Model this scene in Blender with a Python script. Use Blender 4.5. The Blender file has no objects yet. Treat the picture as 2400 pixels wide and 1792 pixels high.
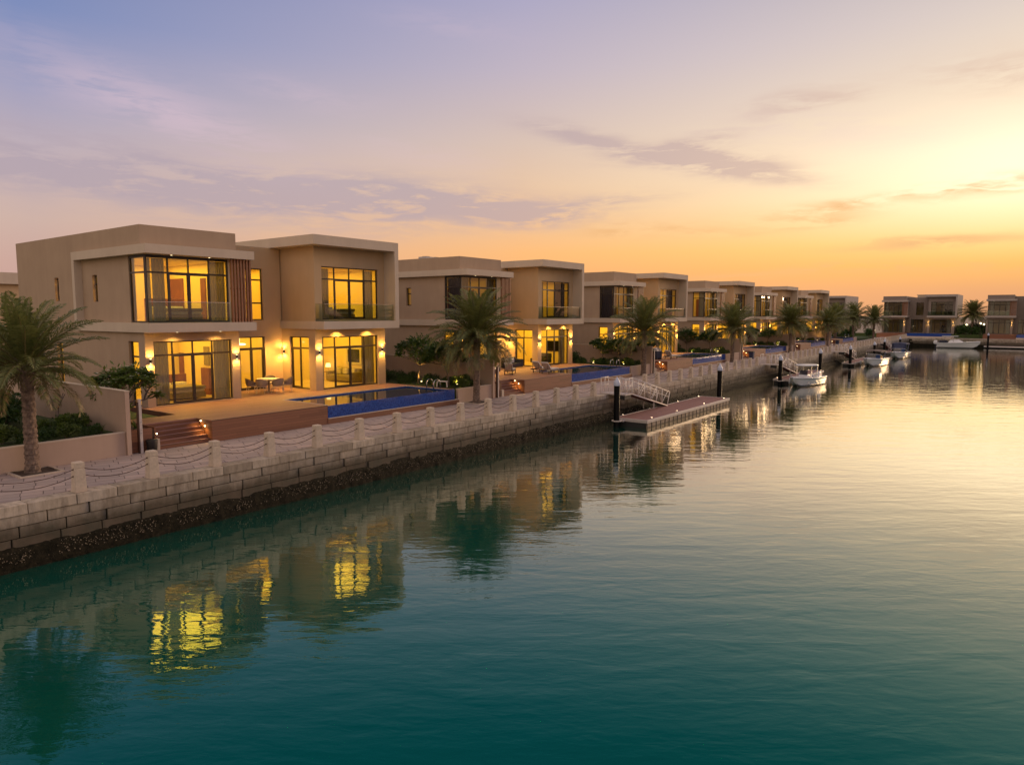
import bpy, bmesh, math, random
from math import radians as R, sin, cos, pi
from mathutils import Vector, Matrix
S = bpy.context.scene
COL = S.collection
# ---------------------------------------------------------------- camera
cam_d = bpy.data.cameras.new('camera'); cam = bpy.data.objects.new('camera', cam_d); COL.objects.link(cam)
cam.location = (0, 0, 5.1)
cam.rotation_euler = (R(90 - 5.641), 0, R(36.905))
cam_d.sensor_width = 36.0; cam_d.lens = 24.45
cam_d.clip_start = 0.1; cam_d.clip_end = 5000
S.camera = cam
S.view_settings.view_transform = 'Standard'; S.view_settings.look = 'None'
S.view_settings.exposure = 0.50; S.view_settings.gamma = 1.0
S.render.engine = 'CYCLES'
S.cycles.use_denoising = True
S.cycles.max_bounces = 6; S.cycles.diffuse_bounces = 3; S.cycles.glossy_bounces = 3
S.cycles.transparent_max_bounces = 16; S.cycles.transmission_bounces = 3
S.cycles.caustics_reflective = False; S.cycles.caustics_refractive = False
S.cycles.sample_clamp_indirect = 3.0

# ---------------------------------------------------------------- node helper
def lin(c):
    return tuple(((x/255.0)/12.92 if x <= 10 else (((x/255.0)+0.055)/1.055)**2.4) for x in c)
class NT:
    def __init__(self, tree): self.t = tree; self.n = tree.nodes; self.l = tree.links
    def new(self, typ, **kw):
        n = self.n.new(typ)
        for k, v in kw.items(): setattr(n, k, v)
        return n
    def put(self, sock, v):
        if isinstance(v, bpy.types.NodeSocket): self.l.new(v, sock)
        elif v is not None:
            if hasattr(sock.default_value, '__len__') and not hasattr(v, '__len__'): v = (v, v, v)
            if hasattr(v, '__len__') and len(sock.default_value) == 4 and len(v) == 3: v = (*v, 1)
            sock.default_value = v
    def m(self, op, a, b=None, c=None, clamp=False):
        n = self.new('ShaderNodeMath', operation=op, use_clamp=clamp)
        for i, v in enumerate((a, b, c)):
            if v is not None: self.put(n.inputs[i], v)
        return n.outputs[0]
    def mix(self, f, a, b, blend='MIX'):
        n = self.new('ShaderNodeMix', data_type='RGBA', blend_type=blend, clamp_factor=True)
        self.put(n.inputs[0], f); self.put(n.inputs[6], a); self.put(n.inputs[7], b)
        return n.outputs[2]
    def ramp(self, f, stops):
        n = self.new('ShaderNodeValToRGB'); e = n.color_ramp.elements
        while len(e) < len(stops): e.new(0.5)
        for i, (p, c) in enumerate(stops):
            e[i].position = p; e[i].color = (*c, 1) if len(c) == 3 else c
        self.put(n.inputs[0], f); return n.outputs[0]
    def mr(self, v, a, b, c=0.0, d=1.0, smooth=False):
        n = self.new('ShaderNodeMapRange', interpolation_type='SMOOTHSTEP' if smooth else 'LINEAR')
        for i, x in enumerate((v, a, b, c, d)): self.put(n.inputs[i], x)
        return n.outputs[0]
    def xyz(self, x, y, z):
        n = self.new('ShaderNodeCombineXYZ')
        for i, v in enumerate((x, y, z)): self.put(n.inputs[i], v)
        return n.outputs[0]
    def sep(self, v):
        n = self.new('ShaderNodeSeparateXYZ'); self.put(n.inputs[0], v); return n.outputs
    def noise(self, vec, scale, detail=4, rough=0.55, dist=0.0):
        n = self.new('ShaderNodeTexNoise'); self.put(n.inputs['Vector'], vec)
        n.inputs['Scale'].default_value = scale; n.inputs['Detail'].default_value = detail
        n.inputs['Roughness'].default_value = rough; n.inputs['Distortion'].default_value = dist
        return n.outputs[0]
    def coord(self, which='Object'):
        return self.new('ShaderNodeTexCoord').outputs[which]

# ---------------------------------------------------------------- sky
world = bpy.data.worlds.new('World'); S.world = world; world.use_nodes = True
wt = NT(world.node_tree); wt.n.clear()
dx, dy, dz = wt.sep(wt.coord('Generated'))
az = wt.m('MULTIPLY', wt.m('ARCTAN2', wt.m('MULTIPLY', dx, -1.0), dy), 57.2958)       # degrees, 0 along the canal
el = wt.m('MULTIPLY', wt.m('ARCSINE', dz), 57.2958)
aa = wt.m('ABSOLUTE', wt.m('ADD', az, 1.0))
elp = wt.m('DIVIDE', el, 90.0, clamp=True)
def skyramp(st): return wt.ramp(elp, [(e/90.0, tuple(k*v for k, v in zip((0.81, 0.775, 0.69) if e < 12 else ((0.79, 0.78, 0.71) if e < 17 else (0.77, 0.775, 0.745)), lin(c)))) for e, c in st + [(58, (200,178,168)), (90, (232,202,184))]])
rR = skyramp([(0, (206,152,118)), (1.6, (222,162,116)), (3.4, (246,182,96)), (5.0, (253,203,118)), (6.8, (254,218,158)), (8.5, (254,231,190)), (11, (251,231,204)), (15, (236,216,198)), (19.5, (216,200,194)), (30, (150,150,168)), (45, (92,106,145))])
rM = skyramp([(0, (222,160,124)), (3, (236,172,122)), (4.8, (240,182,124)), (6.6, (232,186,144)), (10, (220,190,168)), (13.4, (208,186,180)), (18.5, (187,174,190)), (24, (164,160,192)), (33, (112,124,168)), (45, (80,98,148))])
rL = skyramp([(0, (188,150,150)), (3.6, (192,160,157)), (6.3, (194,170,168)), (10.3, (184,170,184)), (14.4, (156,155,190)), (19.4, (120,135,182)), (35, (80,100,152)), (45, (68,88,140))])
rB = skyramp([(0, (214,182,158)), (5, (238,204,176)), (12, (242,210,188)), (25, (228,206,198)), (45, (214,196,196))])
base = wt.mix(wt.mr(aa, 3, 37), rR, rM)
base = wt.mix(wt.mr(aa, 37, 72), base, rL)
base = wt.mix(wt.mr(aa, 72, 140), base, rB)
# glow of the low sun behind thin cloud
gl = wt.m('ADD', wt.m('POWER', wt.m('DIVIDE', wt.m('ADD', az, 1.0), 13.0), 2.0), wt.m('POWER', wt.m('DIVIDE', wt.m('SUBTRACT', el, 9.0), 3.8), 2.0))
glow = wt.m('EXPONENT', wt.m('MULTIPLY', gl, -1.0))
# wisps of cloud: stretched noise gathered in long tilted banks
cv = wt.xyz(wt.m('MULTIPLY', az, 0.075), wt.m('MULTIPLY', el, 0.36), 0.0)
warp = wt.noise(cv, 1.3, 3, 0.5)
cv2 = wt.xyz(wt.m('ADD', wt.m('MULTIPLY', az, 0.085), wt.m('MULTIPLY', warp, 1.1)), wt.m('ADD', wt.m('MULTIPLY', el, 0.62), wt.m('MULTIPLY', warp, 1.6)), 2.7)
fib = wt.noise(cv2, 1.6, 7, 0.62, 0.35)
fine = wt.noise(wt.xyz(wt.m('MULTIPLY', az, 0.25), wt.m('MULTIPLY', el, 1.1), 5.0), 1.2, 5, 0.6, 0.4)
wig = wt.m('MULTIPLY', wt.m('SUBTRACT', warp, 0.5), 5.0)
elw = wt.m('ADD', el, wt.m('MULTIPLY', wig, 0.45)); azw = wt.m('ADD', az, wt.m('MULTIPLY', wig, 1.2))
def bank(a0, e0, wa, we, slope, k):
    u = wt.m('SUBTRACT', azw, a0)
    v = wt.m('SUBTRACT', wt.m('SUBTRACT', elw, e0), wt.m('MULTIPLY', u, slope))
    q = wt.m('ADD', wt.m('POWER', wt.m('DIVIDE', u, wa), 2.0), wt.m('POWER', wt.m('DIVIDE', v, we), 2.0))
    return wt.m('MULTIPLY', wt.m('EXPONENT', wt.m('MULTIPLY', q, -1.0)), k)
def total(lst):
    s = None
    for b in lst:
        x = bank(*b); s = x if s is None else wt.m('ADD', s, x)
    return s
mauve = total([(70, 9.8, 9, 1.5, 0.05, 0.9), (58, 9.0, 10, 2.0, 0.06, 1.0), (46, 8.8, 9, 1.5, 0.03, 0.9), (38, 8.4, 7, 0.9, 0.06, 0.85), (30, 8.8, 5, 0.8, -0.05, 0.5), (33.5, 7.6, 2.6, 0.5, 0.02, 0.5),
               (30.5, 13.4, 5, 0.7, 0.25, 0.8), (24, 12.6, 4, 0.6, -0.15, 0.9), (21.5, 11.6, 5, 0.9, 0.18, 1.2), (19, 10.9, 4, 0.6, 0.22, 0.8), (14.5, 15.0, 4, 0.6, -0.12, 0.5),
               (3.0, 15.6, 3.5, 1.2, 0.1, 0.45), (-30, 11, 14, 1.4, 0.03, 0.7), (-60, 17, 16, 2, 0.03, 0.6), (100, 15, 20, 2, 0.04, 0.6), (160, 20, 25, 3, 0.03, 0.6)])
gold = total([(12.5, 7.8, 4, 0.38, -0.03, 1.0), (4, 8.3, 5, 0.5, -0.06, 1.2), (14.5, 7.0, 3.5, 0.45, 0.0, 1.0), (6, 4.9, 6, 0.42, -0.01, 1.2), (24, 6.3, 6, 0.4, 0.0, 0.8), (28.5, 6.6, 2.2, 0.5, 0.0, 0.8), (8, 3.2, 9, 0.4, 0.0, 0.7), (20, 3.0, 8, 0.3, 0.0, 0.5)])
pink = total([(63, 14.2, 8, 1.8, 0.28, 0.75), (53, 16.2, 5, 0.9, 0.1, 0.35), (44, 12.5, 6, 1.2, 0.1, 0.25), (14, 13.2, 8, 1.2, 0.1, 0.25), (42, 21.5, 5, 0.8, 0.1, 0.25)])
fm = wt.mr(wt.m('ADD', wt.m('MULTIPLY', fib, 0.55), wt.m('MULTIPLY', fine, 0.45)), 0.40, 0.56, 0, 1, True)
fm2 = wt.mr(wt.m('ADD', wt.m('MULTIPLY', fib, 0.6), wt.m('MULTIPLY', fine, 0.4)), 0.38, 0.58, 0.12, 1, True)
sky = wt.mix(wt.m('MULTIPLY', glow, 0.34), base, (1.32, 1.14, 0.86))
cm = wt.m('MULTIPLY', wt.m('MULTIPLY', mauve, fm2), 1.5, clamp=True)
sky = wt.mix(cm, sky, wt.mix(0.32, sky, wt.mix(wt.mr(aa, 8, 45), lin((200,162,138)), lin((158,142,150))), 'MIX'))
sky = wt.mix(wt.m('MULTIPLY', cm, 0.55), sky, wt.mix(wt.mr(aa, 5, 45), lin((176,148,136)), lin((148,136,148))))
gm = wt.m('MULTIPLY', wt.m('MULTIPLY', gold, fm), 0.75, clamp=True)
sky = wt.mix(gm, sky, lin((205,158,108)))
sky = wt.mix(wt.m('MULTIPLY', wt.m('MULTIPLY', pink, fm2), 0.65, clamp=True), sky, lin((190,166,176)))
nish = wt.new('ShaderNodeTexSky', sky_type='NISHITA', sun_disc=False, sun_elevation=R(6), sun_rotation=R(-14))
sky = wt.mix(1.0, sky, wt.mix(0.0008, (0, 0, 0), nish.outputs[0]), 'ADD')
bg = wt.new('ShaderNodeBackground'); wt.put(bg.inputs[0], sky); bg.inputs[1].default_value = 1.0
wo = wt.new('ShaderNodeOutputWorld'); wt.l.new(bg.outputs[0], wo.inputs[0])
# low veiled sun, just past the right edge of the view
sd = bpy.data.lights.new('sun', 'SUN'); sd.energy = 1.15; sd.angle = R(16); sd.color = (1.0, 0.66, 0.38)
so = bpy.data.objects.new('sun', sd); COL.objects.link(so)
_a, _e = R(16), R(9)
so.rotation_euler = Vector((sin(_a)*cos(_e), cos(_a)*cos(_e), sin(_e))).to_track_quat('Z', 'Y').to_euler()

# ---------------------------------------------------------------- materials
MAT = {}
def newmat(name):
    m = bpy.data.materials.new(name); m.use_nodes = True; t = NT(m.node_tree)
    p = t.n['Principled BSDF']; MAT[name] = m; return m, t, p
def bump(t, p, h, strength, dist):
    b = t.new('ShaderNodeBump'); b.inputs['Strength'].default_value = strength; b.inputs['Distance'].default_value = dist
    t.l.new(h, b.inputs['Height']); t.l.new(b.outputs[0], p.inputs['Normal'])
def simple(name, c, rough=0.6, c2=None, scale=3.0, bs=0.0, bscale=40, bd=0.01, metal=0.0, spec=None, coat=0.0):
    m, t, p = newmat(name)
    if c2 is not None:
        n = t.noise(t.coord(), scale, 5, 0.6)
        t.put(p.inputs['Base Color'], t.mix(t.mr(n, 0.35, 0.65), c, c2))
    else: t.put(p.inputs['Base Color'], c)
    p.inputs['Roughness'].default_value = rough; p.inputs['Metallic'].default_value = metal
    if spec is not None: p.inputs['Specular IOR Level'].default_value = spec
    if coat: p.inputs['Coat Weight'].default_value = coat
    if bs: bump(t, p, t.noise(t.coord(), bscale, 4, 0.6), bs, bd)
    return m
def stucco(name, c, c2):
    m, t, p = newmat(name); co = t.coord()
    x, y, z = t.sep(co)
    big = t.noise(co, 0.6, 4, 0.6)
    st = t.noise(t.xyz(t.m('MULTIPLY', x, 2.2), t.m('MULTIPLY', y, 2.2), t.m('MULTIPLY', z, 0.22)), 1.0, 5, 0.65)
    f = t.m('ADD', t.m('MULTIPLY', big, 0.6), t.m('MULTIPLY', st, 0.4))
    t.put(p.inputs['Base Color'], t.mix(t.mr(f, 0.35, 0.65), c, c2)); p.inputs['Roughness'].default_value = 0.92
    p.inputs['Specular IOR Level'].default_value = 0.2
    bump(t, p, t.noise(co, 55, 3, 0.6), 0.35, 0.006)
stucco('stucco_brown', (0.45, 0.34, 0.245), (0.39, 0.29, 0.21))
stucco('stucco_tan', (0.57, 0.415, 0.25), (0.51, 0.37, 0.22))
stucco('stucco_trim', (0.61, 0.52, 0.42), (0.54, 0.455, 0.365))
stucco('stucco_far_shaded', (0.27, 0.225, 0.20), (0.235, 0.195, 0.175))  # darker, greyer copy of the villa stucco: far facades' shade put into the colour
stucco('trim_far_shaded', (0.42, 0.375, 0.345), (0.38, 0.335, 0.31))  # trim copy with the same shade painted in
stucco('stucco_garden', (0.50, 0.375, 0.30), (0.44, 0.33, 0.26))
simple('bronze', (0.030, 0.020, 0.014), 0.45)
simple('fin_wood', (0.20, 0.078, 0.034), 0.55, (0.27, 0.115, 0.055), 6)
simple('room_paint', (0.80, 0.68, 0.40), 0.9, spec=0.0)
simple('room_floor', (0.62, 0.50, 0.34), 0.35)
simple('brown_panel', (0.22, 0.075, 0.02), 0.6, (0.16, 0.05, 0.015), 2)
simple('linen', (0.62, 0.58, 0.48), 0.9, (0.5, 0.47, 0.38), 8)
simple('khaki', (0.28, 0.24, 0.12), 0.9, (0.2, 0.17, 0.09), 8)
simple('dark_cloth', (0.02, 0.025, 0.05), 0.9, (0.035, 0.04, 0.06), 8)
simple('white_cushion', (0.66, 0.65, 0.66), 0.85, (0.56, 0.55, 0.57), 6)
simple('dark_wood', (0.05, 0.022, 0.014), 0.5)
simple('rattan', (0.30, 0.25, 0.20), 0.8, (0.22, 0.18, 0.15), 50)
simple('steel', (0.55, 0.56, 0.58), 0.25, metal=1.0)
simple('white_paint', (0.70, 0.66, 0.64), 0.4)
simple('black_pile', (0.003, 0.003, 0.004), 0.45, spec=0.12)
simple('pile_cap', (0.50, 0.56, 0.72), 0.35)
simple('galvanised', (0.55, 0.49, 0.46), 0.5, (0.46, 0.41, 0.385), 12)
simple('gelcoat', (0.74, 0.75, 0.78), 0.18, coat=0.3)
simple('gelcoat_dark', (0.02, 0.03, 0.06), 0.2, coat=0.3)
simple('canvas_navy', (0.03, 0.04, 0.09), 0.8)
simple('canvas_grey', (0.16, 0.12, 0.10), 0.8)
simple('rubber', (0.02, 0.02, 0.02), 0.7)
simple('rope', (0.085, 0.055, 0.045), 0.85)
simple('planter_dark', (0.012, 0.009, 0.009), 0.6)
simple('soil', (0.06, 0.04, 0.028), 0.95, (0.09, 0.06, 0.04), 5, 0.6, 20, 0.03)
simple('aircon', (0.45, 0.42, 0.40), 0.6)
simple('bark', (0.22, 0.17, 0.13), 0.9, (0.13, 0.10, 0.08), 9, 0.5, 30, 0.02)
simple('palm_bark', (0.26, 0.19, 0.145), 0.95, (0.10, 0.07, 0.055), 9, 0.8, 24, 0.03)
simple('stalk', (0.15, 0.12, 0.04), 0.7, (0.10, 0.09, 0.03), 4)
simple('petal', (0.80, 0.78, 0.66), 0.7)
simple('roof_membrane', (0.4, 0.36, 0.32), 0.9)
def leafmat(name, c, c2, tr=0.35):
    m, t, p = newmat(name); co = t.coord()
    n = t.noise(co, 2.2, 4, 0.7); n2 = t.noise(co, 17, 2, 0.5)
    f = t.m('ADD', t.m('MULTIPLY', n, 0.6), t.m('MULTIPLY', n2, 0.4))
    colr = t.mix(t.mr(f, 0.38, 0.62), c, c2)
    t.put(p.inputs['Base Color'], colr); p.inputs['Roughness'].default_value = 0.5
    tl = t.new('ShaderNodeBsdfTranslucent'); t.put(tl.inputs[0], t.mix(0.5, colr, (c2[0]*1.5, c2[1]*1.6, c2[2])))
    mx = t.new('ShaderNodeMixShader'); mx.inputs[0].default_value = tr
    t.l.new(p.outputs[0], mx.inputs[1]); t.l.new(tl.outputs[0], mx.inputs[2])
    t.l.new(mx.outputs[0], t.n['Material Output'].inputs[0])
leafmat('palm_leaf', (0.058, 0.092, 0.028), (0.215, 0.220, 0.075), 0.25)
leafmat('palm_dry', (0.15, 0.11, 0.05), (0.25, 0.19, 0.10), 0.2)
leafmat('leaf_dark', (0.018, 0.048, 0.010), (0.060, 0.120, 0.022), 0.25)
leafmat('leaf_mid', (0.045, 0.085, 0.018), (0.12, 0.17, 0.035), 0.3)
leafmat('grass_leaf', (0.045, 0.085, 0.015), (0.085, 0.14, 0.028), 0.3)
def emis(name, c, s):
    m, t, p = newmat(name); t.put(p.inputs['Base Color'], (0.6, 0.5, 0.4))
    t.put(p.inputs['Emission Color'], c); p.inputs['Emission Strength'].default_value = s
emis('bulb', (1.0, 0.78, 0.38), 9.0)
emis('bulb_soft', (1.0, 0.80, 0.45), 2.6)
emis('lamp_cloth', (1.0, 0.74, 0.28), 1.6)
def glass(name, tint, extra=0.0, tr=0.92):
    m, t, p = newmat(name); t.n.remove(p)
    fr = t.new('ShaderNodeFresnel'); fr.inputs[0].default_value = 1.52
    a = t.new('ShaderNodeBsdfTransparent'); t.put(a.inputs[0], tint)
    g = t.new('ShaderNodeBsdfGlossy'); g.inputs['Roughness'].default_value = 0.0; t.put(g.inputs[0], (0.95, 0.95, 0.95))
    mx = t.new('ShaderNodeMixShader'); t.put(mx.inputs[0], t.m('ADD', t.m('MULTIPLY', fr.outputs[0], 1.05), extra, clamp=True))
    t.l.new(a.outputs[0], mx.inputs[1]); t.l.new(g.outputs[0], mx.inputs[2])
    t.l.new(mx.outputs[0], t.n['Material Output'].inputs[0])
glass('window_glass', (0.90, 0.90, 0.84), 0.02)
glass('rail_glass', (0.66, 0.80, 0.72), 0.03)
glass('boat_glass', (0.05, 0.06, 0.09), 0.06)
# sheer curtain cloth
m, t, p = newmat('sheer'); x, y, z = t.sep(t.coord())
t.put(p.inputs['Base Color'], (0.36, 0.39, 0.35)); p.inputs['Roughness'].default_value = 0.9
tl = t.new('ShaderNodeBsdfTranslucent'); t.put(tl.inputs[0], (0.12, 0.11, 0.08))
ts = t.new('ShaderNodeBsdfTransparent')
mx = t.new('ShaderNodeMixShader'); mx.inputs[0].default_value = 0.22
t.l.new(p.outputs[0], mx.inputs[1]); t.l.new(tl.outputs[0], mx.inputs[2])
mx2 = t.new('ShaderNodeMixShader'); mx2.inputs[0].default_value = 0.08
t.l.new(mx.outputs[0], mx2.inputs[1]); t.l.new(ts.outputs[0], mx2.inputs[2]); t.l.new(mx2.outputs[0], t.n['Material Output'].inputs[0])
simple('blackout', (0.045, 0.035, 0.05), 0.9)
# planks: horizontal lines on the fascia, lines along the quay on the deck
def planks(name, c, c2, axis, w, rough=0.6):
    m, t, p = newmat(name); x, y, z = t.sep(t.coord())
    across = {'x': x, 'z': z}[axis]
    row = t.m('FLOOR', t.m('DIVIDE', across, w)); fr = t.m('FRACT', t.m('DIVIDE', across, w))
    wn = t.new('ShaderNodeTexWhiteNoise', noise_dimensions='2D')
    yy = t.m('ADD', y, t.m('MULTIPLY', row, 1.37)); cell = t.m('FLOOR', t.m('DIVIDE', yy, 2.4))
    t.put(wn.inputs['Vector'], t.xyz(row, cell, 0))
    g = t.noise(t.xyz(t.m('MULTIPLY', y, 1.2), t.m('MULTIPLY', across, 22.0), row), 1.0, 4, 0.6)
    f = t.m('ADD', t.m('MULTIPLY', wn.outputs[0], 0.6), t.m('MULTIPLY', g, 0.4))
    gap = t.m('LESS_THAN', fr, 0.07)
    colr = t.mix(f, c, c2)
    t.put(p.inputs['Base Color'], t.mix(t.m('MULTIPLY', gap, 0.75), colr, (0.01, 0.006, 0.004)))
    p.inputs['Roughness'].default_value = rough
    bump(t, p, t.m('SUBTRACT', t.m('MULTIPLY', g, 0.15), gap), 0.5, 0.006)
planks('deck_planks', (0.27, 0.135, 0.09), (0.37, 0.20, 0.14), 'x', 0.145, 0.55)
planks('fascia_planks', (0.14, 0.055, 0.028), (0.24, 0.10, 0.055), 'z', 0.12, 0.6)
planks('dock_boards', (0.235, 0.115, 0.10), (0.30, 0.155, 0.13), 'x', 0.14, 0.7)
# pool tiles
m, t, p = newmat('pool_tile'); x, y, z = t.sep(t.coord())
br = t.new('ShaderNodeTexVoronoi', feature='F1', distance='CHEBYCHEV'); t.put(br.inputs['Vector'], t.xyz(t.m('ADD', y, x), t.m('MULTIPLY', z, 1.0), 0)); br.inputs['Scale'].default_value = 18; br.inputs['Randomness'].default_value = 0.0
t.put(p.inputs['Base Color'], t.mix(t.m('FRACT', t.m('MULTIPLY', t.sep(br.outputs['Color'])[0], 7.3)), (0.008, 0.035, 0.20), (0.024, 0.085, 0.36)))
p.inputs['Roughness'].default_value = 0.12
# pool water
m, t, p = newmat('pool_water')
t.put(p.inputs['Base Color'], (0.003, 0.030, 0.075)); p.inputs['Roughness'].default_value = 0.02; p.inputs['IOR'].default_value = 1.33
bump(t, p, t.noise(t.coord(), 3.0, 2, 0.5), 0.25, 0.004)
# canal water
m, t, p = newmat('canal_water'); co = t.coord(); x, y, z = t.sep(co)
n0 = t.noise(co, 0.05, 3, 0.5)
t.put(p.inputs['Base Color'], t.mix(t.mr(n0, 0.3, 0.7), (0.0002, 0.062, 0.047), (0.0004, 0.076, 0.057)))
p.inputs['Roughness'].default_value = 0.6; p.inputs['Specular IOR Level'].default_value = 0.0
rx = t.m('SUBTRACT', t.m('MULTIPLY', x, 0.80), t.m('MULTIPLY', y, -0.60)); ry = t.m('SUBTRACT', t.m('MULTIPLY', y, 0.80), t.m('MULTIPLY', x, 0.60))
w1 = t.noise(t.xyz(t.m('MULTIPLY', rx, 0.45), t.m('MULTIPLY', ry, 1.3), 0), 1.0, 3, 0.5, 0.3)
w2 = t.noise(t.xyz(t.m('MULTIPLY', rx, 2.0), t.m('MULTIPLY', ry, 4.6), 3), 1.0, 3, 0.55, 0.4)
patch = t.mr(t.noise(t.xyz(t.m('MULTIPLY', rx, 0.05), t.m('MULTIPLY', ry, 0.16), 0), 1.0, 4, 0.6, 0.5), 0.38, 0.62, 0.22, 1.0)
h = t.m('ADD', t.m('MULTIPLY', w1, 0.015), t.m('MULTIPLY', t.m('MULTIPLY', w2, patch), 0.0050))
b = t.new('ShaderNodeBump'); b.inputs['Strength'].default_value = 1.0; b.inputs['Distance'].default_value = 1.0
t.l.new(h, b.inputs['Height']); t.l.new(b.outputs[0], p.inputs['Normal'])
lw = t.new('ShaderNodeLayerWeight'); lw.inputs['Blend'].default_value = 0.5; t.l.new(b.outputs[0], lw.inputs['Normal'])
g = t.new('ShaderNodeBsdfGlossy'); g.inputs['Roughness'].default_value = 0.015; t.put(g.inputs[0], t.ramp(lw.outputs['Facing'], [(0.0, (0.02, 0.5, 0.4)), (0.46, (0.06, 0.62, 0.52)), (0.56, (0.42, 0.76, 0.62)), (0.66, (0.82, 0.88, 0.73)), (0.78, (1, 0.94, 0.81)), (0.92, (1, 0.98, 0.93))])); t.l.new(b.outputs[0], g.inputs['Normal'])  # teal cast and warm sheen painted into the reflection colour by view angle
fr = t.ramp(lw.outputs['Facing'], [(0.0, (0.05,)*3), (0.45, (0.13,)*3), (0.56, (0.22,)*3), (0.67, (0.37,)*3), (0.75, (0.61,)*3), (0.82, (0.82,)*3), (0.90, (0.96,)*3), (1.0, (1,)*3)])  # stronger than real water reflects, to widen the painted sheen
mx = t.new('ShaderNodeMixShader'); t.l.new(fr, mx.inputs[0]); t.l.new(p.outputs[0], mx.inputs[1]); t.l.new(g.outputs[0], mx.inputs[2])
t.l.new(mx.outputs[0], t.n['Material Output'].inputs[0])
# promenade paving
m, t, p = newmat('paving'); co = t.coord(); x, y, z = t.sep(co)
rot = t.xyz(t.m('ADD', t.m('MULTIPLY', y, 0.94), t.m('MULTIPLY', x, 0.34)), t.m('SUBTRACT', t.m('MULTIPLY', x, 0.94), t.m('MULTIPLY', y, 0.34)), 0)
br = t.new('ShaderNodeTexBrick'); t.put(br.inputs['Vector'], rot); br.inputs['Scale'].default_value = 1.0
br.inputs['Brick Width'].default_value = 0.78; br.inputs['Row Height'].default_value = 0.42; br.inputs['Mortar Size'].default_value = 0.014; br.offset = 0.37; br.squash = 0.7; br.squash_frequency = 3
t.put(br.inputs['Color1'], (0.50, 0.395, 0.36)); t.put(br.inputs['Color2'], (0.34, 0.28, 0.262)); t.put(br.inputs['Mortar'], (0.10, 0.075, 0.075))
nn = t.noise(co, 1.7, 5, 0.65)
t.put(p.inputs['Base Color'], t.mix(t.mr(nn, 0.35, 0.7, 0.0, 0.35), br.outputs['Color'], (0.50, 0.41, 0.38))); p.inputs['Roughness'].default_value = 0.75
bump(t, p, t.m('ADD', t.m('MULTIPLY', br.outputs['Fac'], -1.0), t.m('MULTIPLY', t.noise(co, 9, 4, 0.6), 0.7)), 0.5, 0.012)
# quay stone: warm top course, streaked, dark and weedy towards the waterline
m, t, p = newmat('quay_stone'); co = t.coord(); x, y, z = t.sep(co)
info = t.new('ShaderNodeNewGeometry').outputs['Random Per Island']
c = t.mix(info, (0.31, 0.262, 0.205), (0.58, 0.497, 0.40))
strk = t.noise(t.xyz(t.m('MULTIPLY', x, 3), t.m('MULTIPLY', y, 5.0), t.m('MULTIPLY', z, 1.2)), 1.0, 5, 0.65)
c = t.mix(t.mr(strk, 0.42, 0.68, 0, 0.75), c, (0.19, 0.155, 0.12))
bl = t.noise(co, 1.1, 5, 0.6)
c = t.mix(t.mr(bl, 0.5, 0.7, 0, 0.45), c, (0.62, 0.56, 0.50))
wet = t.mr(t.m('ADD', z, t.m('MULTIPLY', t.noise(co, 1.4, 5, 0.7), 0.62)), 0.0, -0.55, 0.0, 1.0)
c = t.mix(t.m('MULTIPLY', wet, 0.90), c, t.mix(t.mr(bl, 0.4, 0.6), (0.085, 0.064, 0.042), (0.042, 0.038, 0.022)))
t.put(p.inputs['Base Color'], c); p.inputs['Roughness'].default_value = 0.85
bump(t, p, t.m('ADD', t.noise(co, 7, 6, 0.7), t.m('MULTIPLY', strk, 0.5)), 0.6, 0.03)
m, t, p = newmat('weed_rock'); co = t.coord()
n = t.noise(co, 6, 6, 0.75); n2 = t.noise(co, 38, 3, 0.6)
c = t.mix(t.mr(n, 0.38, 0.62), (0.006, 0.0065, 0.004), (0.028, 0.024, 0.015))
c = t.mix(t.mr(n2, 0.63, 0.70), c, (0.12, 0.10, 0.07)); p.inputs['Specular IOR Level'].default_value = 0.1
t.put(p.inputs['Base Color'], c); p.inputs['Roughness'].default_value = 0.7; bump(t, p, t.m('ADD', n, t.m('MULTIPLY', n2, 0.5)), 1.0, 0.05)
simple('barnacle', (0.34, 0.28, 0.21), 0.8)
m, t, p = newmat('bollard_stone'); co = t.coord(); x, y, z = t.sep(co)
n = t.noise(co, 7, 6, 0.7)
c = t.mix(t.mr(n, 0.35, 0.7), (0.60, 0.505, 0.41), (0.46, 0.385, 0.31))
t.put(p.inputs['Base Color'], c); p.inputs['Roughness'].default_value = 0.85; bump(t, p, t.noise(co, 22, 5, 0.7), 0.6, 0.015)
m, t, p = newmat('lawn'); co = t.coord()
t.put(p.inputs['Base Color'], t.mix(t.mr(t.noise(co, 4, 5, 0.7), 0.35, 0.65), (0.035, 0.065, 0.014), (0.07, 0.10, 0.025))); p.inputs['Roughness'].default_value = 0.95
bump(t, p, t.noise(co, 60, 2, 0.6), 0.8, 0.03)
simple('far_ground', (0.26, 0.21, 0.17), 0.95, (0.2, 0.16, 0.13), 0.2)
simple('mooring_rope', (0.55, 0.50, 0.42), 0.9)
simple('fender_white', (0.6, 0.6, 0.62), 0.5)
simple('float_block', (0.42, 0.34, 0.25), 0.8, (0.26, 0.20, 0.14), 3)

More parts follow.
